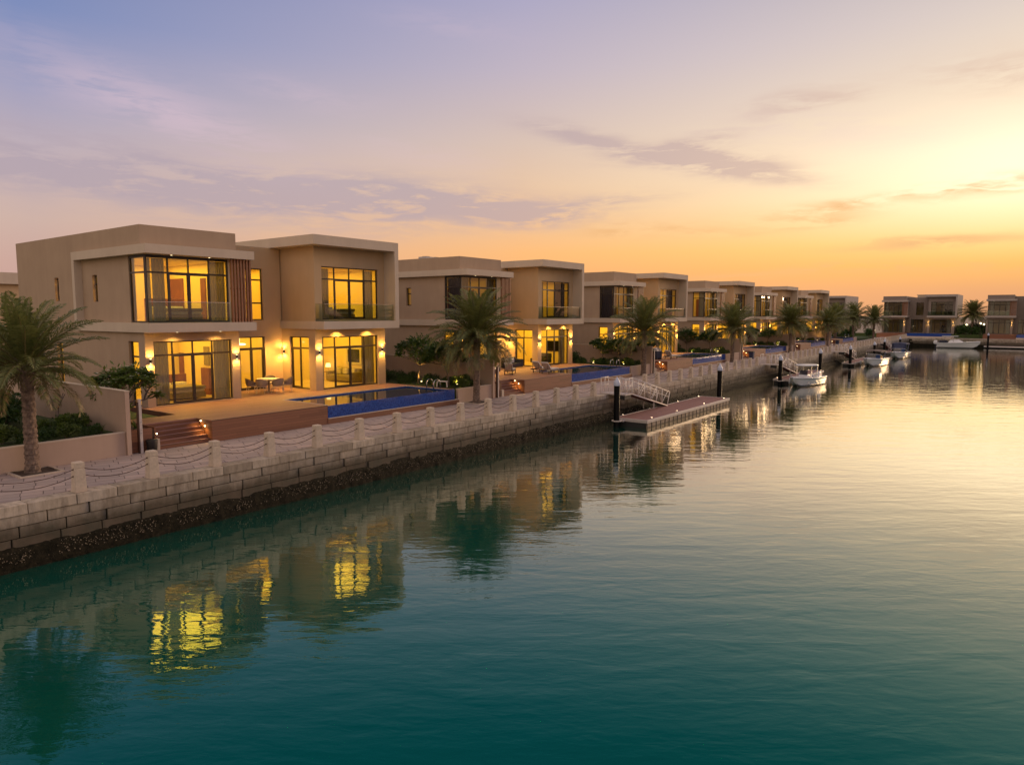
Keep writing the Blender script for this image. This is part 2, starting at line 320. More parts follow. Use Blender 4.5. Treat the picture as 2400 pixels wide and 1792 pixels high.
# ---------------------------------------------------------------- mesh helpers
class MB:
    def __init__(self): self.v = []; self.f = []; self.mi = []; self.cur = 0
    def quad(self, a, b, c, d):
        i = len(self.v); self.v += [tuple(a), tuple(b), tuple(c), tuple(d)]; self.f.append((i, i+1, i+2, i+3)); self.mi.append(self.cur)
    def tri(self, a, b, c):
        i = len(self.v); self.v += [tuple(a), tuple(b), tuple(c)]; self.f.append((i, i+1, i+2)); self.mi.append(self.cur)
    def box(self, x0, x1, y0, y1, z0, z1):
        if x0 > x1: x0, x1 = x1, x0
        if y0 > y1: y0, y1 = y1, y0
        if z0 > z1: z0, z1 = z1, z0
        i = len(self.v)
        self.v += [(x0,y0,z0),(x1,y0,z0),(x1,y1,z0),(x0,y1,z0),(x0,y0,z1),(x1,y0,z1),(x1,y1,z1),(x0,y1,z1)]
        for q in ((0,3,2,1),(4,5,6,7),(0,1,5,4),(1,2,6,5),(2,3,7,6),(3,0,4,7)):
            self.f.append(tuple(i+k for k in q)); self.mi.append(self.cur)
        return self
    def hexa(self, pts):                       # eight corners, bottom four then top four
        i = len(self.v); self.v += [tuple(p) for p in pts]
        for q in ((0,3,2,1),(4,5,6,7),(0,1,5,4),(1,2,6,5),(2,3,7,6),(3,0,4,7)):
            self.f.append(tuple(i+k for k in q)); self.mi.append(self.cur)
        return self
    def tube(self, path, rad, n=8, cap=True):
        P = [Vector(p) for p in path]
        if not hasattr(rad, '__len__'): rad = [rad]*len(P)
        base = len(self.v); up = None
        for k, p in enumerate(P):
            d = (P[min(k+1, len(P)-1)] - P[max(k-1, 0)]).normalized()
            if up is None: up = Vector((0, 0, 1)) if abs(d.z) < 0.9 else Vector((1, 0, 0))
            s = d.cross(up).normalized(); up = s.cross(d).normalized()
            for j in range(n):
                a = 2*pi*j/n; self.v.append(tuple(p + (s*cos(a) + up*sin(a))*rad[k]))
        for k in range(len(P)-1):
            for j in range(n):
                a = base+k*n+j; b2 = base+k*n+(j+1) % n
                self.f.append((a, b2, b2+n, a+n)); self.mi.append(self.cur)
        if cap:
            self.f.append(tuple(base+j for j in range(n))[::-1]); self.mi.append(self.cur)
            self.f.append(tuple(base+(len(P)-1)*n+j for j in range(n))); self.mi.append(self.cur)
        return self
    def lathe(self, c, prof, n=16):
        base = len(self.v)
        for r, z in prof:
            for j in range(n):
                a = 2*pi*j/n; self.v.append((c[0]+r*cos(a), c[1]+r*sin(a), c[2]+z))
        for k in range(len(prof)-1):
            for j in range(n):
                a = base+k*n+j; b2 = base+k*n+(j+1) % n
                self.f.append((a, b2, b2+n, a+n)); self.mi.append(self.cur)
        self.f.append(tuple(base+j for j in range(n))[::-1]); self.mi.append(self.cur)
        self.f.append(tuple(base+(len(prof)-1)*n+j for j in range(n))); self.mi.append(self.cur)
        return self
    def loft(self, rings, closed=True, caps=True):
        n = len(rings[0]); base = len(self.v)
        for r in rings: self.v += [tuple(p) for p in r]
        for k in range(len(rings)-1):
            for j in range(n if closed else n-1):
                a = base+k*n+j; b2 = base+k*n+(j+1) % n
                self.f.append((a, b2, b2+n, a+n)); self.mi.append(self.cur)
        if caps:
            self.f.append(tuple(base+j for j in range(n))[::-1]); self.mi.append(self.cur)
            self.f.append(tuple(base+(len(rings)-1)*n+j for j in range(n))); self.mi.append(self.cur)
        return self
    def build(self, name, mats, parent=None, off=(0, 0, 0), loc=(0, 0, 0), bevel=0.0, smooth=False, rot=0.0):
        me = bpy.data.meshes.new(name)
        ox, oy, oz = off
        me.from_pydata([(x-ox, y-oy, z-oz) for x, y, z in self.v], [], self.f)
        if not isinstance(mats, (list, tuple)): mats = [mats]
        for mm in mats: me.materials.append(MAT[mm])
        if len(mats) > 1: me.polygons.foreach_set('material_index', self.mi)
        if smooth: me.polygons.foreach_set('use_smooth', [True]*len(me.polygons))
        me.update()
        if bevel:
            bm = bmesh.new(); bm.from_mesh(me)
            bmesh.ops.recalc_face_normals(bm, faces=bm.faces)
            bmesh.ops.bevel(bm, geom=list(bm.edges), offset=bevel, segments=2, affect='EDGES', profile=0.6)
            bm.to_mesh(me); bm.free()
        o = bpy.data.objects.new(name, me); COL.objects.link(o)
        o.location = loc; o.rotation_euler = (0, 0, rot)
        if parent is not None: o.parent = parent
        return o
def tag(o, label=None, cat=None, group=None, kind=None):
    if label: o['label'] = label
    if cat: o['category'] = cat
    if group: o['group'] = group
    if kind: o['kind'] = kind
    return o
def empty(name, loc, rz=0.0):
    o = bpy.data.objects.new(name, None); COL.objects.link(o); o.location = loc; o.rotation_euler = (0, 0, rz)
    o.empty_display_size = 0.3; return o
def copy_tree(o, parent=None):
    c = o.copy(); COL.objects.link(c)
    if parent is not None: c.parent = parent
    for ch in [k for k in bpy.data.objects if k.parent == o]: copy_tree(ch, c)
    return c
KIDS = {}
def copy_thing(o, loc, rz=0.0, sc=1.0, label=None, group=None):
    if o.name not in KIDS:
        KIDS[o.name] = [(k, [g for g in bpy.data.objects if g.parent == k]) for k in bpy.data.objects if k.parent == o]
    c = o.copy(); COL.objects.link(c); c.location = loc; c.rotation_euler = (0, 0, rz)
    c.scale = (sc, sc, sc) if not hasattr(sc, '__len__') else sc
    for k, gs in KIDS[o.name]:
        kc = k.copy(); COL.objects.link(kc); kc.parent = c
        for g in gs:
            gc = g.copy(); COL.objects.link(gc); gc.parent = kc
    if label: c['label'] = label
    if group: c['group'] = group
    return c
ORD = ['zeroth','first','second','third','fourth','fifth','sixth','seventh','eighth','ninth','tenth','eleventh','twelfth','thirteenth','fourteenth','fifteenth','sixteenth','seventeenth','eighteenth','nineteenth','twentieth']
TENS = {2:'twenty',3:'thirty',4:'forty',5:'fifty',6:'sixty',7:'seventy',8:'eighty'}
def ordn(n):
    if n <= 20: return ORD[n]
    a, b2 = divmod(n, 10)
    return (TENS[a][:-1] + 'ieth') if b2 == 0 else TENS[a] + '-' + ORD[b2]
OFF = [0.0, 21.25, 42.95, 65.35, 86.7, 107.5]      # where each villa plot starts along the quay
QX = -21.55                                        # outer edge of the quay
# ---------------------------------------------------------------- water, land, promenade, quay
mb = MB(); mb.quad((QX-0.4, -60, -1.8), (400, -60, -1.8), (400, 176, -1.8), (QX-0.4, 176, -1.8))
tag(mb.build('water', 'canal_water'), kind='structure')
mb = MB(); mb.quad((-900, -60, -0.3), (-30, -60, -0.3), (-30, 178, -0.3), (-900, 178, -0.3)); mb.quad((-900, 178, -0.3), (900, 178, -0.3), (900, 1500, -0.3), (-900, 1500, -0.3))
tag(mb.build('ground', 'far_ground'), kind='structure')
mb = MB(); mb.box(-27.0, QX-0.55, -30, 171.3, -0.28, 0.0); mb.box(QX-0.55, 60, 170.9, 172.5, -0.28, 0.0)
tag(mb.build('promenade', 'paving'), kind='structure')
mb = MB(); mb.box(-60, -27.02, -30, 11.45, -0.25, 0.76); mb.box(-60, -28.75, 11.70, 14.60, -0.25, 0.70)
for i, o in enumerate(OFF):
    if i: mb.box(-60, -28.75, o+11.70, o+14.60, -0.25, 0.70)
    e = OFF[i+1] if i+1 < len(OFF) else o+22
    mb.box(-60, -26.32, o+29.42, e+11.45, -0.25, 0.74)
mb.box(-60, -27.0, 141.6, 165, -0.25, 0.3)
tag(mb.build('garden_ground', 'lawn'), kind='structure')
mb = MB(); mb.box(-70, 60, 176.5, 178.0, -0.28, 0.70)
tag(mb.build('far_garden_ground', 'lawn'), kind='structure')

rnd = random.Random(5)
qw = empty('quay_wall', (QX, 0, 0)); tag(qw, 'long pale stone block quay wall along the left bank of the canal', 'quay wall')
def course(z0, z1, xin, y0, y1, step, start, mb, jx=0.012, gap=0.016):
    y = y0 + start
    while y < y1:
        L = step*rnd.uniform(0.93, 1.07); j = rnd.uniform(-jx, jx); e = min(y+L, y1)
        mb.box(-0.55, xin+j, y+gap, e-gap, z0+0.012, z1-0.004-rnd.uniform(0, 0.006)); y += L
mb = MB(); course(-0.30, 0.0, 0.0, -6, 171, 1.14, 0.2, mb, 0.012, 0.011)
mb.build('coping', 'quay_stone', qw, bevel=0.012)
mb = MB()
course(-0.62, -0.30, -0.05, -6, 171, 1.14, -0.3, mb, 0.02); course(-0.94, -0.62, -0.07, -6, 171, 1.14, 0.25, mb, 0.025); course(-1.26, -0.94, -0.06, -6, 171, 1.14, -0.1, mb, 0.03)
mb.build('block_course', 'quay_stone', qw, bevel=0.014)
mb = MB(); mb.box(-0.50, -0.10, -6, 171, -2.3, -0.28); mb.build('backing', 'weed_rock', qw)
# weedy toe with barnacles
mb = MB(); ny = 700; prof = [(-0.09, -1.14), (-0.05, -1.18), (-0.02, -1.26), (-0.01, -1.36), (0.0, -1.46), (0.01, -1.58), (0.02, -1.74), (0.03, -1.92)]
from mathutils import noise as mn
base = 0
ys = [-6 + 0.11*i for i in range(560)] + [55.6 + 1.0*i for i in range(116)]
for y in ys:
    for (px, pz) in prof:
        nz = mn.noise(Vector((y*3.1, pz*4.0, 2.0)))*0.055 + mn.noise(Vector((y*9.0, pz*11.0, 7.0)))*0.04
        nv = mn.noise(Vector((y*1.7, pz*3.0, 12.0)))*0.03
        mb.v.append((px+nz, y, pz+nv + (0.07*mn.noise(Vector((y*0.8, 0, 0))) if pz > -1.3 else 0)))
n = len(prof)
for k in range(len(ys)-1):
    for j in range(n-1):
        a = k*n+j; mb.f.append((a, a+1, a+n+1, a+n)); mb.mi.append(0)
mb.build('weed_band', 'weed_rock', qw, smooth=True)
mb = MB()
for i in range(3600):
    y = -2 + 58*rnd.random()**1.35
    if mn.noise(Vector((y*0.9, 3.0, 1.0))) < -0.15 and rnd.random() < 0.8: continue
    tt = rnd.random()**0.8; pz = -1.20 - 0.40*tt; px = -0.03 + 0.03*tt + 0.05*rnd.random(); s = rnd.uniform(0.010, 0.026)
    c = Vector((px, y, pz)); a = Vector([rnd.uniform(-1, 1) for _ in range(3)]).normalized()*s; b2 = a.cross(Vector((rnd.random()+.1, rnd.random(), rnd.random()))).normalized()*s
    up = Vector((0.8, 0, 0.6))*s*1.2
    mb.tri(c+a, c+b2, c+up); mb.tri(c+b2, c-a, c+up); mb.tri(c-a, c-b2, c+up); mb.tri(c-b2, c+a, c+up)
tag(mb.build('barnacle', 'barnacle', qw), kind='stuff')
# far bank
fq = empty('far_quay_wall', (0, 170.5, 0)); tag(fq, 'low weathered stone quay wall closing the far end of the canal', 'quay wall')
mb = MB()
for z0, z1, s0 in ((-0.30, 0, 0), (-0.62, -0.30, 0.5), (-0.94, -0.62, 0.1), (-1.26, -0.94, 0.7)):
    x = -21.5 + s0
    while x < 60:
        mb.box(x+0.01, x+1.18, 0 if z1 == 0 else 0.05, 0.5, z0+0.005, z1-0.005); x += 1.2
mb.build('block_course', 'quay_stone', fq)
mb = MB(); mb.box(-21.6, 60, 0.12, 0.48, -2.3, -0.28); mb.box(-21.6, 60, -0.1, 0.3, -2.2, -1.2); mb.build('weed_band', 'weed_rock', fq)

# ---------------------------------------------------------------- bollards and chains
bol = empty('bollard', (0, 0, 0))
mb = MB(); w0, w1 = 0.155, 0.125
def sq(w, z): return [(-w, -w, z), (w, -w, z), (w, w, z), (-w, w, z)]
mb.loft([sq(w0, 0.0), sq(w0-0.002, 0.06), sq(0.132, 0.665), sq(0.122, 0.675), sq(0.122, 0.69), sq(0.134, 0.70), sq(0.130, 0.84), sq(0.115, 0.865)])
pil = mb.build('post', 'bollard_stone', bol, bevel=0.006)
for z in (0.66, 0.46):
    mb = MB(); mb.tube([(0.02, -0.175, z), (0.02, 0.175, z)], 0.02, 6); mb.build('chain_ring', 'rope', bol)
ch = MB(); L = 1.83
pts = [(0.02, L*k/14, -0.17*4*(k/14)*(1-k/14)) for k in range(15)]
ch.tube(pts, 0.012, 5); chain0 = ch.build('chain', 'rope')
def bol_ys():
    ys = [5.95] + [8.24 + 2.09*k for k in range(15)] + [44.65 + 2.055*k for k in range(13)] + [72.9 + 2.07*k for k in range(14)] + [103.6 + 2.07*k for k in range(32)]
    return ys
BY = bol_ys(); first = True; nb = 0; prev = None
for y in BY:
    nb += 1
    lab = 'tapered pale stone bollard on the quay edge, %s from the left' % ordn(nb)
    loc = (QX-0.27 + rnd.uniform(-0.008, 0.008), y, 0.0)
    if first: bol.location = loc; b_ = bol; first = False; tag(b_, lab, 'bollard', 'stone bollards along the quay edge')
    else: b_ = copy_thing(bol, loc, rnd.uniform(-0.02, 0.02), 1.0, lab, 'stone bollards along the quay edge')
    if prev is not None and y-prev < 2.3 and y < 100:
        for z, nm in ((0.66, 'upper'), (0.46, 'lower')):
            c = chain0 if chain0.name == 'chain' and 'label' not in chain0.keys() else chain0.copy()
            if c is not chain0: COL.objects.link(c)
            c.location = (QX-0.27, prev+0.14, z); c.scale = (1, (y-prev-0.28)/L, rnd.uniform(0.85, 1.1))
            tag(c, '%s chain between the %s and %s quay bollards from the left' % (nm, ordn(nb-1), ordn(nb)), 'chain', 'chains between the quay bollards')
    prev = y

# ---------------------------------------------------------------- villas
VO = Vector((-31.65, 14.95, 0.70))
def wall_open(mb, ax, plane, th, u0, u1, z0, z1, ops=()):
    """wall in plane X=plane (ax='x', inside towards -X) or Y=plane (ax='y', inside towards +Y) with openings"""
    us = sorted({u0, u1, *[v for o in ops for v in o[:2]]}); zs = sorted({z0, z1, *[v for o in ops for v in o[2:4]]})
    def solid(i, j):
        if i < 0 or j < 0 or i >= len(us)-1 or j >= len(zs)-1: return False
        cu, cz = (us[i]+us[i+1])/2, (zs[j]+zs[j+1])/2
        return not any(o[0] < cu < o[1] and o[2] < cz < o[3] for o in ops)
    f, b2 = (plane, plane-th) if ax == 'x' else (plane, plane+th)
    P = (lambda d, u, z: (d, u, z)) if ax == 'x' else (lambda d, u, z: (u, d, z))
    for i in range(len(us)-1):
        for j in range(len(zs)-1):
            if not solid(i, j): continue
            a, c, e, g = us[i], us[i+1], zs[j], zs[j+1]
            mb.quad(P(f, a, e), P(f, c, e), P(f, c, g), P(f, a, g)); mb.quad(P(b2, a, e), P(b2, a, g), P(b2, c, g), P(b2, c, e))
            if not solid(i-1, j): mb.quad(P(f, a, e), P(f, a, g), P(b2, a, g), P(b2, a, e))
            if not solid(i+1, j): mb.quad(P(f, c, e), P(b2, c, e), P(b2, c, g), P(f, c, g))
            if not solid(i, j-1): mb.quad(P(f, a, e), P(b2, a, e), P(b2, c, e), P(f, c, e))
            if not solid(i, j+1): mb.quad(P(f, a, g), P(f, c, g), P(b2, c, g), P(b2, a, g))
def window(root, ax, plane, u0, u1, z0, z1, cols, trans, doors=(), rec=0.09, fw=0.055, nm='window'):
    mb = MB(); s = -1 if ax == 'x' else 1
    d0, d1 = plane+s*rec, plane+s*(rec+0.07)
    def bx(a, c, e, g, dd0=d0, dd1=d1):
        if ax == 'x': mb.box(dd0, dd1, a, c, e, g)
        else: mb.box(a, c, dd0, dd1, e, g)
    e = 0.004
    bx(u0+e, u0+fw, z0+e, z1-e); bx(u1-fw, u1-e, z0+e, z1-e); bx(u0+fw, u1-fw, z0+e, z0+fw+0.01); bx(u0+fw, u1-fw, z1-fw, z1-e)
    x = [u0+fw] + [u0+(u1-u0)*c for c in cols] + [u1-fw]
    for c in x[1:-1]: bx(c-fw*0.5, c+fw*0.5, z0+fw+0.01, z1-fw)
    for tz in trans:
        for a, c in zip(x[:-1], x[1:]):
            bx(a+(fw*0.5 if a != x[0] else 0), c-(fw*0.5 if c != x[-1] else 0), tz-0.04, tz+0.04)
    for k in doors:                          # thicker sliding leaves
        a, c = x[k]+fw*0.5, x[k+1]-fw*0.5; zt = trans[0]-0.04
        q0, q1 = d0+s*0.012, d1-s*0.004
        for (m1, m2, m3, m4) in ((a, a+0.05, z0+fw+0.01, zt), (c-0.05, c, z0+fw+0.01, zt), (a+0.05, c-0.05, z0+fw+0.01, z0+fw+0.08), (a+0.05, c-0.05, zt-0.05, zt)):
            bx(m1, m2, m3, m4, q0, q1)
    w = mb.build(nm, 'bronze', root, off=VO)
    g = MB(); d = plane+s*(rec+0.045)
    if ax == 'x': g.quad((d, u0+0.02, z0+0.02), (d, u1-0.02, z0+0.02), (d, u1-0.02, z1-0.02), (d, u0+0.02, z1-0.02))
    else: g.quad((u0+0.02, d, z0+0.02), (u1-0.02, d, z0+0.02), (u1-0.02, d, z1-0.02), (u0+0.02, d, z1-0.02))
    g.build('pane', 'window_glass', w, off=VO)
    return w
def curtain(root, ax, plane, u0, u1, z0, z1, mat='sheer', amp=0.035, nm='curtain'):
    mb = MB(); n = max(6, int(abs(u1-u0)/0.03)); ph = rnd.random()*6
    P = (lambda d, u, z: (d, u, z)) if ax == 'x' else (lambda d, u, z: (u, d, z))
    pr_ = None
    for k in range(n+1):
        u = u0+(u1-u0)*k/n; w = sin(u*38+ph)*amp + sin(u*17+ph*2)*amp*0.5
        cur = (P(plane+w, u, z0), P(plane+w*0.7, u, z1))
        if pr_: mb.quad(pr_[0], cur[0], cur[1], pr_[1])
        pr_ = cur
    return mb.build(nm, mat, root, off=VO, smooth=True)
def room(root, x0, x1, y0, y1, z0, z1, op_near=(), power=60, col=(1.0, 0.55, 0.045)):
    mb = MB(); t_ = 0.03
    mb.cur = 1; mb.box(x0, x1, y0, y1, z0, z0+t_)
    mb.cur = 0; mb.box(x0, x1, y0, y1, z1-t_, z1); mb.box(x0-t_, x0, y0, y1, z0, z1); mb.box(x0, x1-0.02, y1, y1+t_, z0, z1)
    wall_open(mb, 'y', y0-t_, t_, x0, x1-0.02, z0, z1, op_near)
    r = mb.build('room', ['room_paint', 'room_floor'], root, off=VO)
    if power:
        ld = bpy.data.lights.new('ceiling_light', 'AREA'); ld.shape = 'RECTANGLE'; ld.size = (x1-x0)*0.85; ld.size_y = (y1-y0)*0.85; ld.energy = power; ld.color = col
        lo = bpy.data.objects.new('ceiling_light', ld); COL.objects.link(lo); lo.parent = root
        lo.location = Vector(((x0+x1)/2, (y0+y1)/2, z1-0.06)) - VO
    return r
def lamp(root, kind, loc, energy, col=(1.0, 0.54, 0.11), up=False, size=95, rad=0.03, rot=None):
    ld = bpy.data.lights.new(kind, 'SPOT'); ld.energy = energy; ld.color = col; ld.spot_size = R(size); ld.spot_blend = 0.9; ld.shadow_soft_size = rad
    lo = bpy.data.objects.new(kind, ld); COL.objects.link(lo)
    if root is not None: lo.parent = root
    lo.location = loc; lo.rotation_euler = rot or ((pi, 0, 0) if up else (0, 0, 0)); return lo
def sconce(root, x, y, z, nx, ny, e):
    mb = MB(); cx, cy = x+nx*0.07, y+ny*0.07
    mb.lathe((cx, cy, z-0.09), [(0.045, 0), (0.048, 0.01), (0.048, 0.17), (0.045, 0.18)], 12)
    mb.box(x+min(0, nx*0.05)-abs(ny)*0.025, x+max(0, nx*0.05)+abs(ny)*0.025, y+min(0, ny*0.05)-abs(nx)*0.025, y+max(0, ny*0.05)+abs(nx)*0.025, z-0.04, z+0.04)
    w = mb.build('wall_lamp', 'bronze', root, off=VO)
    g = MB(); g.lathe((cx, cy, z+0.094), [(0.036, 0), (0.036, 0.004)], 10); g.lathe((cx, cy, z-0.098), [(0.036, 0), (0.036, 0.004)], 10)
    g = g.build('bulb', 'bulb', w, off=VO)
    if e:
        for up in (True, False):
            lamp(root, 'wall_lamp_light', Vector((cx+nx*0.07, cy+ny*0.07, z+(0.12 if up else -0.12)))-VO, e, up=up, size=165, rad=0.04)
def make_villa(idx, name, label, loc, rz, lit):
    """lit: 2 every room, 1 some rooms, 0 dusk-dark house with lamps only"""
    root = empty('villa', loc, rz); tag(root, label, 'house', 'two-storey canal villas')
    g0 = 0.70
    # ---- left wing
    mb = MB()
    wall_open(mb, 'y', 14.95, 0.25, -46.1, -38.45, g0, 9.0, [(-41.25, -40.55, 1.1, 3.6), (-41.05, -40.55, 5.75, 6.95)])
    wall_open(mb, 'y', 14.95, 0.22, -38.45, -31.65, g0, 4.27, [(-33.2, -32.25, 0.88, 3.86)])
    wall_open(mb, 'x', -31.65, 0.25, 14.95+0.22, 19.55, g0, 4.27, [(15.32, 19.13, 0.92, 3.85)])
    wall_open(mb, 'y', 15.13, 0.22, -38.17, -33.22, 4.69, 7.72, [(-37.02, -36.5, 5.68, 6.97)])
    mb.box(-38.17, -37.95, 15.35, 19.3, 4.69, 7.72)
    mb.box(-46.1, -31.8, 19.40, 19.55, g0, 4.27); mb.box(-46.1, -31.9, 19.30, 19.55, 4.69, 7.72)
    mb.box(-46.1, -45.9, 15.2, 19.4, g0, 9.0)
    wall_open(mb, 'y', 14.95, 0.18, -38.45, -31.65, 8.12, 9.0)
    wall_open(mb, 'x', -31.65, 0.18, 15.13, 19.55, 8.12, 9.0)
    mb.box(-45.9, -31.83, 19.37, 19.55, 7.72, 9.0)
    mb.build('left_wing_wall', ('stucco_far_shaded' if lit == 0 else 'stucco_brown'), root, off=VO)
    mb = MB(); mb.box(-45.9, -31.83, 15.2, 19.37, 8.4, 8.5); mb.build('roof', 'roof_membrane', root, off=VO)
    mb = MB()
    mb.box(-38.45, -30.85, 14.78, 20.03, 4.27, 4.69)
    mb.box(-38.45, -30.85, 14.78, 20.03, 7.72, 8.12)
    mb.box(-38.45, -38.17, 14.78, 15.2, 4.69, 7.72)
    mb.build('left_canopy_frame', ('trim_far_shaded' if lit == 0 else 'stucco_trim'), root, off=VO)
    # ---- recess
    mb = MB()
    wall_open(mb, 'x', -34.3, 0.22, 19.55, 23.85, g0, 8.72, [(20.35, 22.74, 0.92, 3.84), (21.25, 22.72, 4.74, 7.56)])
    mb.build('recess_wall', ('stucco_far_shaded' if lit == 0 else 'stucco_tan'), root, off=VO)
    # ---- right wing
    mb = MB()
    wall_open(mb, 'y', 23.85, 0.22, -34.3, -31.3, g0, 4.26, [(-33.58, -31.86, 0.92, 3.83)])
    wall_open(mb, 'x', -31.3, 0.22, 24.07, 28.95, g0, 4.26, [(24.32, 28.36, 0.92, 3.83)])
    mb.box(-46.0, -31.52, 28.75, 28.95, g0, 4.26)
    wall_open(mb, 'y', 23.93, 0.2, -44.0, -31.35, 4.69, 8.73)
    wall_open(mb, 'x', -31.35, 0.2, 24.13, 29.0, 4.69, 8.73, [(24.42, 28.5, 4.78, 7.68)])
    mb.build('right_wing_wall', ('stucco_far_shaded' if lit == 0 else 'stucco_tan'), root, off=VO)
    mb = MB()
    mb.box(-44.0, -30.42, 23.23, 29.30, 8.73, 9.24)
    mb.box(-34.7, -30.42, 23.78, 29.30, 4.26, 4.69)
    mb.box(-44.0, -30.42, 29.0, 29.30, 4.69, 8.73)
    mb.build('right_canopy_frame', ('trim_far_shaded' if lit == 0 else 'stucco_trim'), root, off=VO)
    # ---- windows
    W = []
    W.append(window(root, 'x', -31.65, 15.32, 19.13, 0.92, 3.85, [0.235, 0.49, 0.745], [3.22], (1, 2)))
    W.append(window(root, 'y', 14.95, -33.2, -32.25, 0.88, 3.86, [], [3.15], rec=0.12))
    # corner glazing upstairs: front and side meet without a pier
    W.append(window(root, 'x', -31.68, 15.16, 19.10, 4.70, 7.66, [0.255, 0.50, 0.755], [6.95], (1, 2), rec=0.03, fw=0.06))
    W.append(window(root, 'y', 15.13, -33.20, -31.80, 4.70, 7.66, [], [6.95], rec=0.03, fw=0.06))
    W.append(window(root, 'y', 15.13, -37.02, -36.5, 5.68, 6.97, [], [6.55], rec=0.14, fw=0.05))
    W.append(window(root, 'y', 14.95, -41.05, -40.55, 5.75, 6.95, [], [6.5], rec=0.14, fw=0.05))
    W.append(window(root, 'y', 14.95, -41.25, -40.55, 1.1, 3.6, [], [2.9], rec=0.14, fw=0.05))
    W.append(window(root, 'x', -34.3, 20.35, 22.74, 0.92, 3.84, [0.36, 0.67], [3.2], (1, 2)))
    W.append(window(root, 'x', -34.3, 21.25, 22.72, 4.74, 7.56, [0.5], [5.68, 6.94]))
    W.append(window(root, 'y', 23.85, -33.58, -31.86, 0.92, 3.83, [0.48], [3.2], (0,)))
    W.append(window(root, 'x', -31.3, 24.32, 28.36, 0.92, 3.83, [0.23, 0.50, 0.76], [3.23], (1, 2)))
    W.append(window(root, 'x', -31.35, 24.42, 28.5, 4.78, 7.68, [0.23, 0.49, 0.76], [7.0], (1, 2)))
    mb = MB(); mb.box(-31.98, -31.72, 15.3, 19.3, 7.66, 7.72); mb.box(-33.2, -31.72, 15.16, 15.3, 7.66, 7.72)
    mb.build('window_header', 'bronze', root, off=VO)
    # ---- timber fins beside the corner window
    mb = MB()
    for k in range(7):
        y = 18.90 + k*0.163
        mb.box(-31.18, -31.07, y, y+0.085, 4.692, 7.718)
    mb.box(-31.22, -31.185, 18.9, 19.96, 4.80, 4.86); mb.box(-31.22, -31.185, 18.9, 19.96, 6.28, 6.33); mb.box(-31.22, -31.185, 18.9, 19.96, 7.55, 7.61)
    mb.build('timber_fin_screen', 'fin_wood', root, off=VO)
    mb = MB(); mb.box(-31.78, -31.70, 19.12, 20.01, 4.69, 7.72); mb.build('screen_wall', ('trim_far_shaded' if lit == 0 else 'stucco_trim'), root, off=VO)
    # ---- glass balustrades
    mb = MB(); mb.quad((-31.14, 14.98, 4.69), (-31.14, 18.87, 4.69), (-31.14, 18.87, 5.62), (-31.14, 14.98, 5.62))
    rl = mb.build('balustrade', 'rail_glass', root, off=VO)
    c = MB(); c.box(-31.157, -31.128, 14.98, 18.87, 5.62, 5.637); c.build('top_rail', 'steel', rl, off=VO)
    mb = MB(); mb.quad((-30.56, 23.97, 4.69), (-30.56, 28.98, 4.69), (-30.56, 28.98, 5.62), (-30.56, 23.97, 5.62)); mb.quad((-31.34, 23.96, 4.69), (-30.56, 23.96, 4.69), (-30.56, 23.96, 5.62), (-31.34, 23.96, 5.62))
    rl2 = mb.build('balustrade', 'rail_glass', root, off=VO)
    c = MB(); c.box(-30.577, -30.548, 23.97, 28.98, 5.62, 5.637); c.box(-31.34, -30.58, 23.943, 23.972, 5.62, 5.637); c.build('top_rail', 'steel', rl2, off=VO)
    # ---- rooms
    L = {2: 0.82, 1: 0.66, 0: 0.0}[lit]; K = POW
    far = idx >= 3
    p_lmg = 175*K*L; p_lmu = 190*K*L; p_rc = 125*K*L; p_rmg = 190*K*L; p_rmu = 165*K*L
    if idx in (1, 2): p_lmu *= 0.12; p_rmu *= 0.35
    if idx in (3, 4, 5): p_lmu *= 0.28; p_rmu *= 0.2; p_rc = 0
    if idx in (5,): p_rmu = 70*K
    room(root, -37.2, -31.93, 15.25, 19.36, 0.89, 4.15, [(-34.7, -32.2, 0.92, 3.9)], p_lmg)
    room(root, -37.9, -31.92, 15.40, 19.26, 4.70, 7.66, [(-33.2, -31.9, 4.72, 7.65), (-37.88, -36.4, 5.4, 7.1)], p_lmu)
    room(root, -42.6, -38.6, 15.25, 19.26, 4.70, 7.66, [(-42.55, -40.5, 5.6, 7.1)], 160*K if lit == 2 else 0)
    room(root, -42.6, -38.6, 15.25, 19.26, 0.9, 4.15, [(-42.55, -40.5, 1.0, 3.8)], 140*K if lit == 2 else 0)
    room(root, -39.5, -34.55, 19.62, 23.6, 0.89, 4.15, [], p_rc)
    room(root, -39.5, -34.55, 19.62, 23.6, 4.60, 7.66, [], p_rc*1.2)
    room(root, -37.2, -31.56, 24.12, 28.70, 0.89, 4.15, [(-35.8, -31.86, 0.92, 3.95)], p_rmg)
    room(root, -37.2, -31.60, 24.18, 28.95, 4.72, 7.75, [], p_rmu)
    # ---- joinery and curtains seen through the glass
    mb = MB()
    mb.box(-37.15, -36.7, 19.31, 19.355, 0.93, 3.0); mb.build('inner_door', 'brown_panel', root, off=VO)
    mb = MB(); mb.box(-37.6, -36.2, 19.20, 19.255, 4.74, 6.95); mb.build('inner_door', 'brown_panel', root, off=VO)
    mb = MB(); mb.box(-34.45, -34.0, 19.20, 19.255, 4.74, 6.9); mb.build('inner_door', 'brown_panel', root, off=VO)
    mb = MB(); mb.box(-34.75, -34.0, 19.20, 19.355, 0.93, 2.3); mb.build('wardrobe', 'brown_panel', root, off=VO)
    mb = MB(); mb.box(-34.6, -34.1, 19.30, 19.355, 2.45, 3.4); mb.build('mirror', 'khaki', root, off=VO)
    mb = MB(); mb.box(-39.0, -38.3, 23.55, 23.595, 0.93, 3.0); mb.build('inner_door', 'brown_panel', root, off=VO)
    cu = 'sheer'
